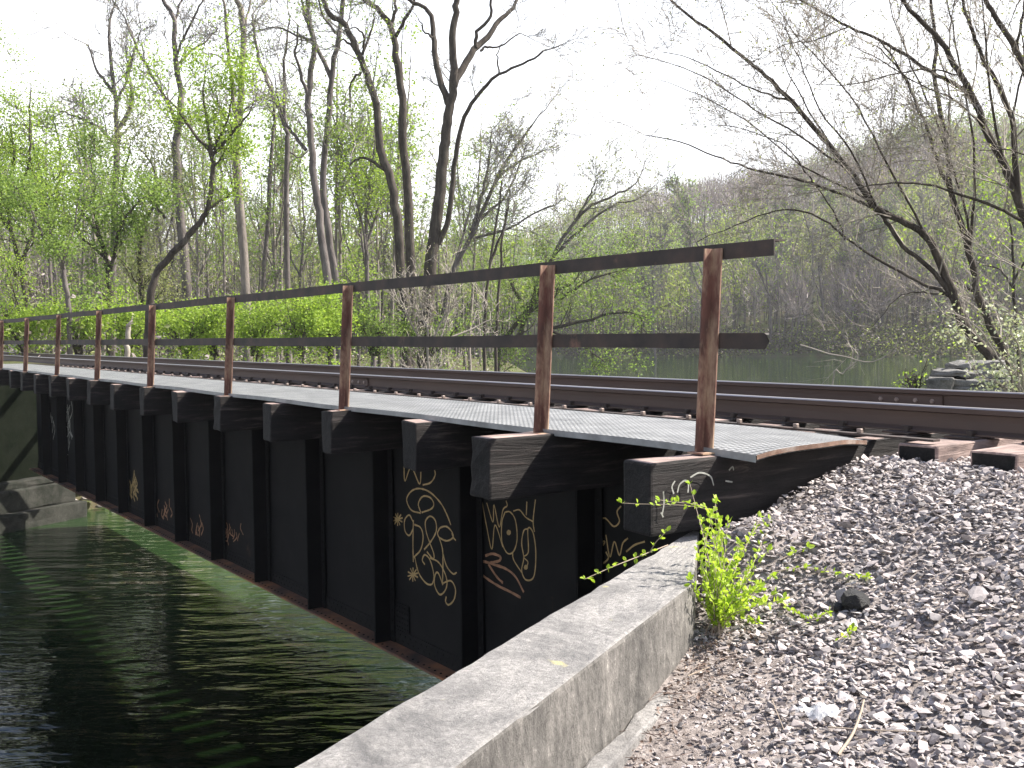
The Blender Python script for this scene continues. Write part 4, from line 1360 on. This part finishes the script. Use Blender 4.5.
make_tree('tall_tree', 'dark trunk bending up to the left with tangled top, beside the Y-topped tree', 'tree',
          [([(407, 345), (401, 273), (397, 216), (389, 173), (380, 148), (376, 105), (366, 74), (361, 59), (345, 25), (331, 16), (323, 0), (316, -30)], 11, 4, 0.4, 2), ([(361, 58), (352, 46), (343, 39)], 4, 2, .8, 2), ([(362, 55), (364, 35), (354, 27)], 3, 1.5, 1, 2), ([(363, 52), (372, 28), (376, 10)], 3, 1, .8, 2), ([(388, 172), (370, 160), (360, 158), (350, 165)], 4, 1.5, 1.2, 2), ([(361, 72), (352, 82), (350, 110)], 3, 1, .8, 1)],
          46, 'bark_dark', 'leaf_lime', 900, 0.15, BARE)
make_tree('tall_tree', 'straight dark trunk forking into a Y at the top, left of the big spreading tree', 'tree',
          [([(410, 345), (411, 273), (408, 190), (404, 150), (402, 98), (396, 55), (394, 39), (390, 25), (376, 8), (364, 0), (350, -20)], 11, 4, 0.3, 2), ([(394, 39), (405, 20), (415, 0), (424, -25)], 4, 2, .6, 2), ([(390, 25), (396, 10), (394, -5), (398, -30)], 4, 1.5, .6, 2)],
          49, 'bark_dark', 'leaf_green', 1400, 0.15, BARE, leaf_min_z=(4, 11))
make_tree('spreading_tree', 'big dark bare tree with wide spreading wavy limbs standing highest against the white sky', 'tree',
          [([(424, 345), (427, 313), (432, 253), (437, 216), (442, 167), (445, 141), (448, 117), (452, 98), (454, 78), (452, 39), (456, 12), (456, -10), (460, -50)], 15, 5, 0.15, 2), ([(448, 104), (437, 68), (433, 35), (429, 12), (409, 0), (396, -10)], 7, 3, 0.35, 2),
           ([(454, 86), (470, 55), (487, 37), (499, 21), (513, 8), (520, -10)], 8, 3, 0.35, 2), ([(476, 48), (477, 33), (491, 16), (491, 0), (494, -30)], 4, 2, .4, 2), ([(480, 51), (487, 46), (500, 46), (520, 33)], 3, 1.2, .5, 2),
           ([(439, 245), (449, 216), (454, 167), (462, 125), (475, 98), (499, 74), (523, 64), (543, 51)], 6, 2, 0.35, 2), ([(499, 74), (497, 58), (499, 46)], 2, 1, .5, 1), ([(433, 38), (424, 30), (418, 18)], 2.5, 1, .5, 1)],
          44, 'bark_dark', 'leaf_lime', 1700, 0.15, dict(BARE, len=1.6), leaf_min_z=(5, 8.8))
make_tree('leaning_tree', 'many-stemmed thin tree leaning right toward the water, with a feathery pale crown', 'tree',
          [([(440, 345), (448, 290), (456, 265), (475, 230), (495, 182), (512, 153), (532, 125)], 7, 2, 1.3, 2), ([(470, 238), (480, 200), (488, 165), (492, 130)], 4, 1.2, 1.4, 2), ([(475, 238), (509, 228), (540, 210), (556, 205)], 3, 1.2, .8, 2), ([(456, 262), (468, 215), (474, 190)], 3, 1, 1.2, 2), ([(495, 182), (515, 165), (545, 150)], 3, 1, 1.5, 2), ([(480, 220), (505, 195), (520, 165), (526, 145)], 3, 1, 1.4, 2)],
          52, 'bark_grey', 'leaf_pale', 1800, 0.13, dict(BARE, len=2.4))
make_tree('slim_tree', 'thin upright dark stem in front of the leaning feathery tree', 'tree', [([(484, 345), (487, 290), (495, 230), (502, 180)], 4, 1.5, .7, 2), ([(490, 262), (505, 225), (510, 190)], 3, 1, .8, 2)], 50, 'bark_dark', 'leaf_pale', 500, 0.13, BARE)
make_tree('slim_tree', 'thin upright stem nearest the river edge, right of the leaning feathery tree', 'tree', [([(496, 345), (498, 300), (504, 230), (508, 200)], 4, 1.5, .8, 2)], 54, 'bark_dark', 'leaf_green', 900, 0.13, BARE)
make_tree('leaning_tree', 'small tree leaning right over the water with twin curved stems against the hill', 'tree',
          [([(545, 345), (552, 262), (575, 222), (592, 205), (608, 198), (630, 188)], 5, 2, 1.2, 2), ([(560, 250), (584, 226), (612, 206), (636, 200)], 4, 1.2, 1.2, 2), ([(575, 222), (588, 198), (596, 180)], 3, 1, 1, 2)],
          62, 'bark_grey', 'leaf_pale', 1100, 0.16, BARE)
make_tree('leafy_tree', 'low leafy tree with dark leaning trunks at the river edge behind the second railing post', 'tree',
          [([(498, 352), (508, 335), (525, 312), (545, 295), (570, 285)], 7, 2, 2.2, 2), ([(517, 340), (530, 312), (552, 300)], 6, 2, 2, 2), ([(540, 330), (580, 322), (620, 312), (642, 318)], 4, 1.5, 2.4, 2), ([(530, 310), (540, 275), (560, 250)], 4, 1.2, 2.2, 2), ([(550, 330), (580, 345), (605, 362)], 3, 1, 2.5, 2), ([(520, 300), (505, 270), (500, 250)], 3, 1, 2, 2), ([(560, 300), (590, 280), (625, 270)], 3, 1, 2.2, 2)],
          58, 'bark_dark', 'leaf_green', 6500, 0.17, dict(LEAFY, len=2.4, bare=0.1))
make_tree('leafy_tree', 'leafy lime tree at the left edge with dark branching trunk', 'tree',
          [([(28, 345), (26, 313), (23, 273), (11, 230), (8, 195), (14, 160), (10, 125)], 7, 2, 1.4, 2), ([(22, 262), (34, 225), (36, 190), (30, 160)], 4, 1.5, 1.6, 2), ([(11, 230), (-10, 200), (-20, 160)], 4, 1.5, 1.4, 2), ([(18, 190), (30, 160), (30, 130), (31, 85)], 3, 1, 1.3, 2)],
          40, 'bark_dark', 'leaf_lime', 9000, 0.12, LEAFY)
make_tree('snapped_tree', 'brown snapped trunk with lopsided green top behind the third post from the left edge', 'tree',
          [([(70, 345), (69, 310), (65, 280), (61, 262)], 6, 4.5, 0.6, 2), ([(61, 262), (46, 242), (38, 225), (30, 205)], 4, 1.5, 1.8, 2), ([(62, 265), (72, 235), (78, 200)], 3, 1.2, 1.8, 2)],
          36, 'bark_grey', 'leaf_green', 3600, 0.13, dict(LEAFY, len=1.8))
make_tree('leafy_tree', 'broad mid-green tree below the rounded bare crown, behind the bridge at left', 'tree',
          [([(110, 345), (110, 293), (104, 250), (92, 225), (78, 205)], 8, 2, 1.6, 2), ([(110, 270), (118, 235), (128, 215), (140, 200)], 4, 1.5, 1.6, 2), ([(106, 255), (96, 220), (94, 185), (90, 160)], 4, 1.3, 1.6, 2), ([(108, 260), (85, 240), (70, 222)], 3, 1.2, 1.5, 2)],
          43, 'bark_dark', 'leaf_green', 8000, 0.15, LEAFY)
make_tree('leafy_tree', 'pale olive leafy tree with looping branches between the bare crown and forked tree', 'tree',
          [([(140, 345), (142, 300), (140, 250), (148, 215), (160, 190), (152, 165)], 6, 2, 1.4, 2), ([(141, 240), (128, 205), (122, 180), (130, 150)], 4, 1.3, 1.4, 2), ([(165, 218), (150, 200), (135, 180)], 3, 1.2, 1.5, 2)],
          47, 'bark_dark', 'leaf_pale', 3800, 0.15, LEAFY)
make_tree('leafy_tree', 'yellow-green airy tree with two tall thin stems between left edge and bare crown', 'tree',
          [([(52, 345), (50, 270), (46, 200), (34, 150), (30, 118)], 5, 1.5, 1.3, 2), ([(48, 240), (58, 190), (60, 150), (52, 118)], 4, 1.2, 1.3, 2), ([(47, 215), (40, 185), (22, 165)], 3, 1, 1.3, 2)],
          50, 'bark_grey', 'leaf_lime', 4200, 0.14, LEAFY)
make_tree('leafy_tree', 'ivy-green slender tree with leafy stem standing left of the dark leaning trunk', 'tree',
          [([(372, 345), (368, 300), (366, 230), (370, 180), (374, 150)], 6, 2, 1.4, 2), ([(368, 260), (360, 215), (352, 190)], 3, 1, 1.4, 2), ([(368, 240), (380, 205), (384, 178)], 3, 1, 1.4, 2)], 53, 'bark_grey', 'leaf_lime', 3200, 0.15, LEAFY)
make_tree('dry_thicket', 'tangle of pale dry twigs at the foot of the big spreading tree', 'thicket',
          [([(428, 348), (424, 320), (420, 300), (416, 280)], 3, 1, 4.5, 2), ([(430, 345), (445, 315), (460, 300)], 2.5, 1, 4.5, 2), ([(432, 345), (470, 330), (490, 320)], 2.5, 1, 4, 2), ([(420, 340), (405, 310), (398, 290)], 2, 1, 4, 2), ([(440, 340), (450, 305), (448, 280)], 2, 1, 4, 2)],
          41, 'twig_pale', 'leaf_pale', 400, 0.1, dict(THIN, len=1.5, bare=0.0, twig='twig_pale'))

# ---- thin background trees of the left bank, all alike: a few meshes copied
def generic_tree(name, label, cat, group, px, Zd, top, lean, barkm, leafm, nleaf, lsize, cfg, w0=4):
    pts = [(px, 352), (px + lean * .3, 352 - (352 - top) * .35), (px + lean * .6 + random.uniform(-6, 6), 352 - (352 - top) * .7), (px + lean, top)]
    limbs = [(pts, w0, 1.2, 0.8, 2)]
    for _ in range(3):
        f = random.uniform(.35, .75); y0 = 352 - (352 - top) * f; x0 = px + lean * f; d = random.choice((-1, 1))
        limbs.append(([(x0, y0), (x0 + d * 10, y0 - 25), (x0 + d * random.uniform(10, 25), y0 - 60)], w0 * .5, 1, 1.0, 2))
    return make_tree(name, label, cat, limbs, Zd, barkm, leafm, nleaf, lsize, cfg, group)
def clone(e, loc, rz, sc):
    c = e.copy(); COL.objects.link(c); c.location = tuple(loc); c.rotation_euler = (0, 0, rz); c.scale = (sc, sc, sc)
    for ch in [o for o in bpy.data.objects if o.parent == e]:
        d = ch.copy(); COL.objects.link(d); d.parent = c
    return c
grpn = 'thin background trees on the left bank'
protos_b = []
for q, (px, lf, nn) in enumerate(((60, 'leaf_pale', 900), (200, 'leaf_green', 1800), (300, 'leaf_pale', 700), (470, 'leaf_lime', 1600), (380, 'leaf_pale', 1100))):
    lab = ['thin grey tree in the hazy woods behind the main trunks on the left bank', 'thin green-leaved tree deep in the woods behind the main trunks on the left bank'][lf != 'leaf_pale']
    protos_b.append(generic_tree('thin_tree', lab, 'tree', grpn, px, 75, random.uniform(120, 170), random.uniform(-15, 15), 'bark_pale' if q % 2 else 'bark_grey', lf, nn, 0.19, THIN))
for q in range(95):
    e = protos_b[q % 5]
    px = random.uniform(-60, 545); Zd = random.uniform(58, 125)
    g = at(px, 350, Zd)
    c_ = g[0] * CP - g[1] * SP; r_ = g[0] * SP + g[1] * CP
    if c_ > cLf(r_) - 3: continue
    clone(e, (g[0], g[1], tz1(g[0], g[1]) - 0.1), random.uniform(0, 6.28), random.uniform(0.7, 1.15))

# ---- lime shrubs behind the track on the left bank
def shrub(label, px, py_top, Zd, wpx, mat, n_leaf, group=None, size=0.13, base_py=356, name='leafy_shrub', barkm='bark_dark', ln=0.9):
    k = Zd / F
    limbs = []
    for q in range(7):
        x = px + random.uniform(-wpx, wpx) * 0.5; hh = random.uniform(0, 0.45) * (base_py - py_top)
        limbs.append(([(px + random.uniform(-4, 4), base_py), ((px + x) / 2, (base_py + py_top) / 2 + random.uniform(-5, 5)), (x, py_top + hh)], 2.5, 1, 3.0, 1))
    return make_tree(name, label, 'shrub', limbs, Zd, barkm, mat, n_leaf, size, dict(len=ln, rb=0.02, rmin=0.006, bare=0.1, kids=1, wig=0.25), group, leafspread=0.22 * min(1, ln / 0.7))
SG = 'lime-green shrubs behind the track'
for lab, px, pt, Zd, wp, n_ in [('bright lime shrub behind the track between the fourth and fifth posts from the near end', 186, 312, 37, 60, 3600),
                                ('low lime shrub behind the track just left of the fourth post from the near end', 215, 322, 39, 40, 2200),
                                ('tall bright lime shrub behind the track midway between the third and fourth posts', 300, 305, 36, 60, 3600),
                                ('spreading lime shrub behind the track just right of the fourth post from the near end', 255, 318, 38, 50, 3000),
                                ('bright lime bush touching the left side of the third post from the near end', 332, 298, 37, 36, 2600),
                                ('green shrub behind the track just right of the third post from the near end', 375, 315, 42, 46, 2400),
                                ('dull green shrub below the dry twig tangle behind the track', 430, 328, 44, 60, 2400),
                                ('lime shrub behind the track between the fifth and sixth posts from the near end', 128, 315, 38, 44, 2600),
                                ('lime shrub behind the track between the sixth and seventh posts from the near end', 78, 318, 37, 40, 2400),
                                ('lime shrub behind the track at the left edge past the seventh post', 25, 318, 37, 50, 2600)]:
    shrub(lab, px, pt, Zd, wp, 'leaf_lime' if 'dull' not in lab and 'green shrub behind the track just right' not in lab else 'leaf_green', n_, SG)
make_tree('tree_stump', 'pale broken stump standing among the shrubs left of the fifth post', 'stump', [([(127, 352), (127, 340), (128, 326)], 6, 5, 0, 1)], 35, 'twig_pale', None, 0, 0.1, dict(len=0.3, rb=0.01, rmin=0.01, bare=1.1))

# ---- leaning trees on the near bank at the right
RC_ = dict(len=1.9, rb=0.016, rmin=0.0038, bare=0.12, kids=2, wig=0.13, up=0.03, bup=0.12, lscale=0.66, dscale=1.45, twig='twig_pale')
make_tree('leaning_tree', 'dark multi-stemmed tree leaning left over the water, rising from the stone block at right', 'tree',
          [([(1000, 375), (991, 358), (974, 337), (960, 316), (953, 292), (939, 260), (925, 235), (900, 220), (879, 211), (854, 176), (837, 156), (792, 102), (771, 81), (748, 61), (714, 34), (680, 8), (650, -20)], 17, 3, 0.8, 2),
           ([(957, 305), (939, 278), (925, 264), (903, 246), (886, 221), (879, 213), (854, 199), (819, 186), (784, 176), (748, 168), (714, 156), (680, 142), (645, 135)], 8, 1.5, 0.9, 2),
           ([(953, 296), (939, 290), (917, 281), (882, 262), (847, 239), (830, 224), (805, 212), (782, 210), (748, 220), (697, 242)], 6, 1.3, 0.9, 2),
           ([(951, 297), (942, 295), (917, 292), (896, 299), (872, 327)], 3, 1, 0.9, 1),
           ([(815, 185), (806, 172), (790, 150), (770, 138), (740, 128), (712, 125)], 3, 1, 1.2, 2),
           ([(792, 102), (760, 92), (725, 75), (690, 58), (662, 52)], 3.5, 1, 1.2, 2),
           ([(845, 240), (838, 221), (826, 200), (815, 185)], 3, 2, .6, 1),
           ([(879, 211), (850, 150), (820, 110), (800, 60), (780, 20)], 3.5, 1, 1.0, 2), ([(925, 235), (880, 150), (850, 95), (800, 40), (770, 0)], 4, 1, 1, 2), ([(900, 220), (850, 190), (800, 165), (745, 120), (700, 95), (660, 80)], 4, 1, 1, 2),
           ([(854, 176), (800, 135), (755, 110), (700, 75), (640, 55)], 4, 1, 1, 2), ([(837, 156), (815, 120), (790, 75), (775, 30)], 3.5, 1, 1, 2)],
          19, 'bark_dark', 'leaf_pale', 1500, 0.045, RC_, leafspread=0.15)
make_tree('leaning_tree', 'upright dark trunk behind the leaning stems at right, one limb arching left across the sky', 'tree',
          [([(1008, 375), (991, 327), (977, 295), (974, 271), (963, 232), (951, 190), (948, 160), (941, 112), (934, 78), (936, 40), (930, 0), (928, -30)], 13, 4, 0.8, 2),
           ([(951, 190), (939, 166), (930, 135), (917, 105), (905, 78), (880, 48)], 7, 2, 0.9, 2),
           ([(977, 295), (962, 284), (950, 278)], 5, 2.5, .5, 1),
           ([(946, 150), (950, 100), (938, 50), (920, 10)], 4, 1.5, .9, 2), ([(975, 280), (962, 200), (935, 120), (905, 50), (885, -15)], 5, 1.5, .9, 2), ([(970, 250), (975, 180), (968, 110), (955, 40), (945, -10)], 5, 1.5, .9, 2)],
          21, 'bark_dark', 'leaf_pale', 900, 0.05, RC_, leafspread=0.15)
make_tree('leaning_tree', 'thick dark tree at the right edge leaning left with long limbs sweeping up and out', 'tree',
          [([(1075, 360), (1055, 290), (1024, 217), (1005, 166), (985, 129), (975, 102), (958, 71), (941, 41), (917, 17), (903, 0), (885, -30)], 16, 5, 0.8, 2),
           ([(978, 108), (961, 88), (930, 71), (900, 52), (876, 38), (849, 27), (815, 8), (790, -6)], 7, 3, 0.8, 2),
           ([(1020, 205), (1015, 162), (1012, 118), (995, 81), (978, 47), (968, 20), (961, -10)], 10, 4, 0.8, 2),
           ([(1028, 225), (995, 207), (960, 195), (925, 184), (882, 184), (850, 190)], 6, 1.5, 0.9, 2),
           ([(849, 27), (815, 40), (785, 45), (760, 60)], 2.5, 1, 1.2, 2),
           ([(880, 40), (900, 70), (918, 110), (925, 140)], 3, 1.2, 1, 2), ([(960, 75), (930, 70), (890, 75), (850, 85), (815, 84)], 3, 1, 1.2, 2), ([(1005, 170), (990, 90), (985, 30), (980, -15)], 5, 1.5, .9, 2), ([(985, 129), (955, 100), (920, 85), (880, 60), (850, 45)], 3.5, 1, 1, 2)],
          18, 'bark_dark', 'leaf_pale', 1300, 0.045, RC_, leafspread=0.15)
make_tree('leaning_tree', 'dark limb-thick tree crossing the top right corner', 'tree',
          [([(1100, 350), (1070, 220), (1040, 110), (1024, 68), (1012, 44), (998, 20), (985, 0), (970, -30)], 14, 6, 0.8, 2), ([(1030, 80), (1018, 50), (1022, 20), (1026, -10)], 6, 3, 1.0, 2), ([(1012, 118), (1024, 60), (1020, 20)], 4, 2, 1, 2), ([(1060, 180), (1035, 160), (1010, 150), (980, 150)], 4, 1.5, 1, 2)],
          17, 'bark_dark', 'leaf_pale', 1200, 0.05, RC_, leafspread=0.15)
make_tree('young_tree', 'young green-leaved tree at the right edge behind the leaning trunks', 'tree',
          [([(1018, 372), (1015, 300), (1012, 240), (1008, 200)], 5, 1.5, 1.6, 2), ([(1014, 290), (1000, 270), (985, 265)], 2.5, 1, 1.6, 2), ([(1014, 280), (1030, 250), (1036, 220)], 2.5, 1, 1.6, 2)],
          27, 'bark_dark', 'leaf_lime', 1700, 0.09, dict(RC_, kids=1, lscale=1, dscale=1))
make_tree('pale_shrub', 'white-green spring shrub with arching sprays beside the stone block at right', 'shrub',
          [([(1020, 400), (1010, 375), (995, 352), (980, 330), (965, 318)], 3, 1, 3, 1), ([(1025, 400), (1022, 370), (1018, 345), (1006, 328)], 3, 1, 3, 1), ([(1030, 400), (1034, 370), (1038, 345)], 3, 1, 3, 1), ([(1015, 400), (1000, 385), (982, 375), (968, 360)], 2.5, 1, 4, 1), ([(1022, 400), (1008, 390), (995, 380)], 2.5, 1, 4, 1), ([(1040, 400), (1050, 370), (1060, 350)], 3, 1, 3, 1), ([(1026, 398), (1020, 385), (1014, 372)], 2, 1, 5, 1)],
          12.5, 'twig_pale', 'leaf_white', 1500, 0.05, dict(len=0.4, rb=0.006, rmin=0.002, bare=0.05, kids=1, wig=0.2), leafspread=0.09)
shrub('small yellow-green shrub at the water edge left of the stone block', 914, 376, 15, 16, 'leaf_lime', 220, size=0.045, base_py=402, ln=0.22)

# old masonry pier at the right
q0 = at(926, 388, 14.2)
mp_ = empty('stone_pier', (q0[0] + .5, q0[1] + .6, tz1(q0[0] + .5, q0[1] + .6)), 'old dark rough stone block pier beyond the rails at right, under the leaning tree', 'stone pier')
Lp = np.array(mp_.location)
def blk(px0, px1, py0, py1, dep=1.1, d0=0.0):
    a_, b_ = at(px0, py1, 14.2 + d0), at(px1, py0, 14.2 + d0)
    dirx = np.array([0.9, -0.44, 0]); diry = np.array([0.44, 0.9, 0])
    l = b_[0] - a_[0]
    p = [a_ + dirx * 0, a_ + dirx * l, a_ + dirx * l + diry * dep, a_ + diry * dep]
    noisy_block('stone', ([x - Lp for x in p], a_[2] - Lp[2], b_[2] - Lp[2]), 'masonry', mp_, cell=0.09, amp=0.045, edge=0.03)
blk(926, 951, 377.5, 400); blk(951.5, 1003, 379, 385.5); blk(951, 1003, 386, 400); blk(930, 965, 370, 377, 0.9, .2); blk(946, 968, 363, 369.5, .7, .35); blk(966, 1003, 371, 378.5, 1.0, .15); blk(969, 1000, 362, 370.5, .8, .4); blk(922, 1003, 400.5, 470, 1.5)

# fallen branch standing out of the shallows
make_tree('fallen_branch', 'pale dead branch sticking out of the river in front of the far bank', 'branch',
          [([(832, 386), (842, 374), (850, 366), (853, 352)], 2, 1, .5, 1), ([(846, 370), (856, 362), (858, 354)], 1.4, .8, .5, 1), ([(800, 345), (840, 356), (872, 362), (890, 352)], 1.8, .8, .6, 1)],
          32, 'twig_pale', None, 0, 0.1, dict(len=0.6, rb=0.012, rmin=0.006, bare=0.2, kids=1))

# ---- trees along the far bank of the river
FG = 'trees along the far bank of the river'
protos_f = []
for q, (px, top, lf, nn, bk) in enumerate(((700, 215, 'leaf_green', 1100, 'bark_grey'), (822, 222, 'leaf_pale', 500, 'bark_grey'), (862, 225, 'leaf_pale', 420, 'bark_pale'), (770, 230, 'leaf_lime', 1000, 'bark_grey'), (655, 245, 'leaf_pale', 900, 'bark_grey'))):
    Zd = 195
    lab = ['dark green-leaved tree on the far bank under the end of the handrail', 'tall bare trunk on the far bank right of the railing end', 'tall pale bare trunk on the far bank below the leaning tree limbs', 'lime-leaved tree on the far bank directly behind the railing end', 'airy olive tree on the far bank left of the last railing post'][q]
    protos_f.append(generic_tree('far_bank_tree', lab, 'tree', FG, px, Zd, top, random.uniform(-6, 6), bk, lf, nn, 0.42, dict(BARE, len=3.2, rmin=0.03, rb=0.09), 3.2))
for q in range(42):
    e = protos_f[q % 5]
    px = random.uniform(575, 1080); Zd = 182 + random.uniform(4, 22) + (1 - (px - 575) / 505) * 30
    g = at(px, 345, Zd)
    if abs(px - 740) < 30: continue
    o = clone(e, (g[0], g[1], tz1(g[0], g[1]) - 0.2), random.uniform(0, 6.28), random.uniform(0.6, 1.05))
    o['label'] = 'slender spring tree in the row along the far bank below the wooded hill'

# ---- wooded hillside: one mass
def forest(name, n_tr, ylo, yhi, pxlo, pxhi, hmin, hmax, per):
    rng = RNG
    tb = Tubes(); Vs = []; Qs = []; MI = []; off = 0
    px = rng.uniform(pxlo, pxhi, n_tr); Yd = ylo + (yhi - ylo) * rng.uniform(0, 1, n_tr) ** 0.9
    Xx = (px - 512) / F * Yd
    Zz = tz(Xx, Yd)
    patch = 0.25 + np.sin(Xx * 0.045 + 1.3) + np.sin(Yd * 0.05 + Xx * 0.02) + rng.normal(0, 0.45, n_tr)
    lv = [[], [], [], []]
    for a in range(n_tr):
        if Zz[a] < ZW + 0.6: continue
        h = rng.uniform(hmin, hmax)
        p = np.array([Xx[a], Yd[a], Zz[a]])
        ln = rng.normal(0, 0.06, 2) * h
        top = p + [ln[0], ln[1], h]
        tb.add(np.array([p, p + (top - p) * .5 + rng.normal(0, .2, 3), top]), [0.16, 0.11, 0.03], 4)
        kind = 0 if patch[a] < -0.2 + 0.9 * (Zz[a] > 38) - 0.6 * (Zz[a] < 14) else (1 if patch[a] < 1.3 else 2)
        nl_ = int(per * rng.uniform(.6, 1.2))
        # crown: points in a lumpy egg
        d = rng.normal(size=(nl_, 3)); d /= np.linalg.norm(d, axis=1, keepdims=True)
        rad_ = rng.uniform(0.35, 1, nl_)[:, None] ** 0.6
        cw = h * rng.uniform(.18, .28)
        C = p + (top - p) * .68 + d * rad_ * np.array([cw, cw, h * .36])
        lv[kind].append((C, p + (top - p) * .4))
    v, q = tb.arrays(); Vs.append(v); Qs.append(q); MI.append(np.zeros(len(q), int)); off = len(v)
    for kind in (0, 1, 2):
        if not lv[kind]: continue
        C = np.concatenate([c for c, _ in lv[kind]]); B_ = np.concatenate([np.repeat(b[None], len(c), 0) for c, b in lv[kind]])
        # bare twigs: thin slivers pointing up and out
        sel = rng.uniform(size=len(C)) < (0.88 if kind == 0 else 0.22)
        c, bb = C[sel], B_[sel]
        d = c - bb; d /= np.linalg.norm(d, axis=1, keepdims=True); d += rng.normal(0, .25, d.shape)
        s = np.cross(d, rng.normal(size=d.shape)); s /= np.linalg.norm(s, axis=1, keepdims=True)
        l = rng.uniform(1.0, 2.6, len(c))[:, None]; wd = rng.uniform(.03, .085, len(c))[:, None]
        V4 = np.stack([c - d * l * .5 - s * wd, c - d * l * .5 + s * wd, c + d * l * .5 + s * wd * .3, c + d * l * .5 - s * wd * .3], 1).reshape(-1, 3)
        Vs.append(V4); Qs.append(np.arange(len(c) * 4).reshape(-1, 4) + off); MI.append(np.full(len(c), 1)); off += len(V4)
        c = C[~sel]
        v, q = leaf_quads(c, 0.62 if kind else 0.4)
        Vs.append(v); Qs.append(q + off); MI.append(np.full(len(q), 2 if kind < 2 else 3)); off += len(v)
    return setting(link(name, quad_mesh(name, np.concatenate(Vs), np.concatenate(Qs), np.concatenate(MI)), ['bark_grey', 'twig_hill', 'leaf_hill', 'leaf_green']), 'stuff')
forest('hillside_woods', 2900, 190, 395, 380, 1180, 10, 17, 130)
forest('distant_woods', 1500, 112, 230, -140, 560, 11, 18, 110)

# undergrowth along the far bank and the left bank
def brush(name, pts, n_, hgt, mats, size):
    C = []
    for _ in range(n_):
        x, y = pts()
        C.append((x, y, tz1(x, y) + abs(random.gauss(0, hgt))))
    v, q = leaf_quads(C, size)
    mi = RNG.integers(0, len(mats), len(q))
    setting(link(name, quad_mesh(name, v, q, mi), mats), 'stuff')
def farb():
    px = random.uniform(560, 1080)
    Yd = R_FAR + random.uniform(-1, 14)
    X_ = (px - 512) / F * Yd
    Yd = float(np.interp(X_, [sh0[0] - 20, sh0[0], sh1[0], sh1[0] + 40], [sh0[1] + 15, sh0[1], sh1[1], sh1[1] - 6])) + random.uniform(-0.6, 13)
    return X_, Yd
brush('far_bank_undergrowth', farb, 26000, 1.7, ['twig_brown', 'leaf_dark', 'twig_brown', 'leaf_dark', 'leaf_hill'], 0.5)
def leftb():
    while True:
        px = random.uniform(-60, 575); Yd = random.uniform(34, 100)
        X_ = (px - 512) / F * Yd
        c_ = X_ * CP - Yd * SP; r_ = X_ * SP + Yd * CP
        e = float(cLf(r_)) - c_
        if 0.3 < e < 40: return X_, Yd
brush('left_bank_undergrowth', leftb, 15000, 1.3, ['twig_hill', 'leaf_green', 'leaf_pale', 'leaf_dark'], 0.2)

# ---- spring haze over the valley
b = MB(); b.box(-420, 620, -140, 500, -9, 92)
hz = b.build('haze', [], None)
hm = bpy.data.materials.new('haze_air'); hm.use_nodes = True
t = hm.node_tree; t.nodes.clear()
o_ = t.nodes.new('ShaderNodeOutputMaterial'); v_ = t.nodes.new('ShaderNodeVolumePrincipled')
v_.inputs['Color'].default_value = (0.93, 0.95, 1.0, 1); v_.inputs['Density'].default_value = 0.00025
t.links.new(v_.outputs[0], o_.inputs['Volume'])
hz.data.materials.append(hm)
setting(hz, 'stuff')
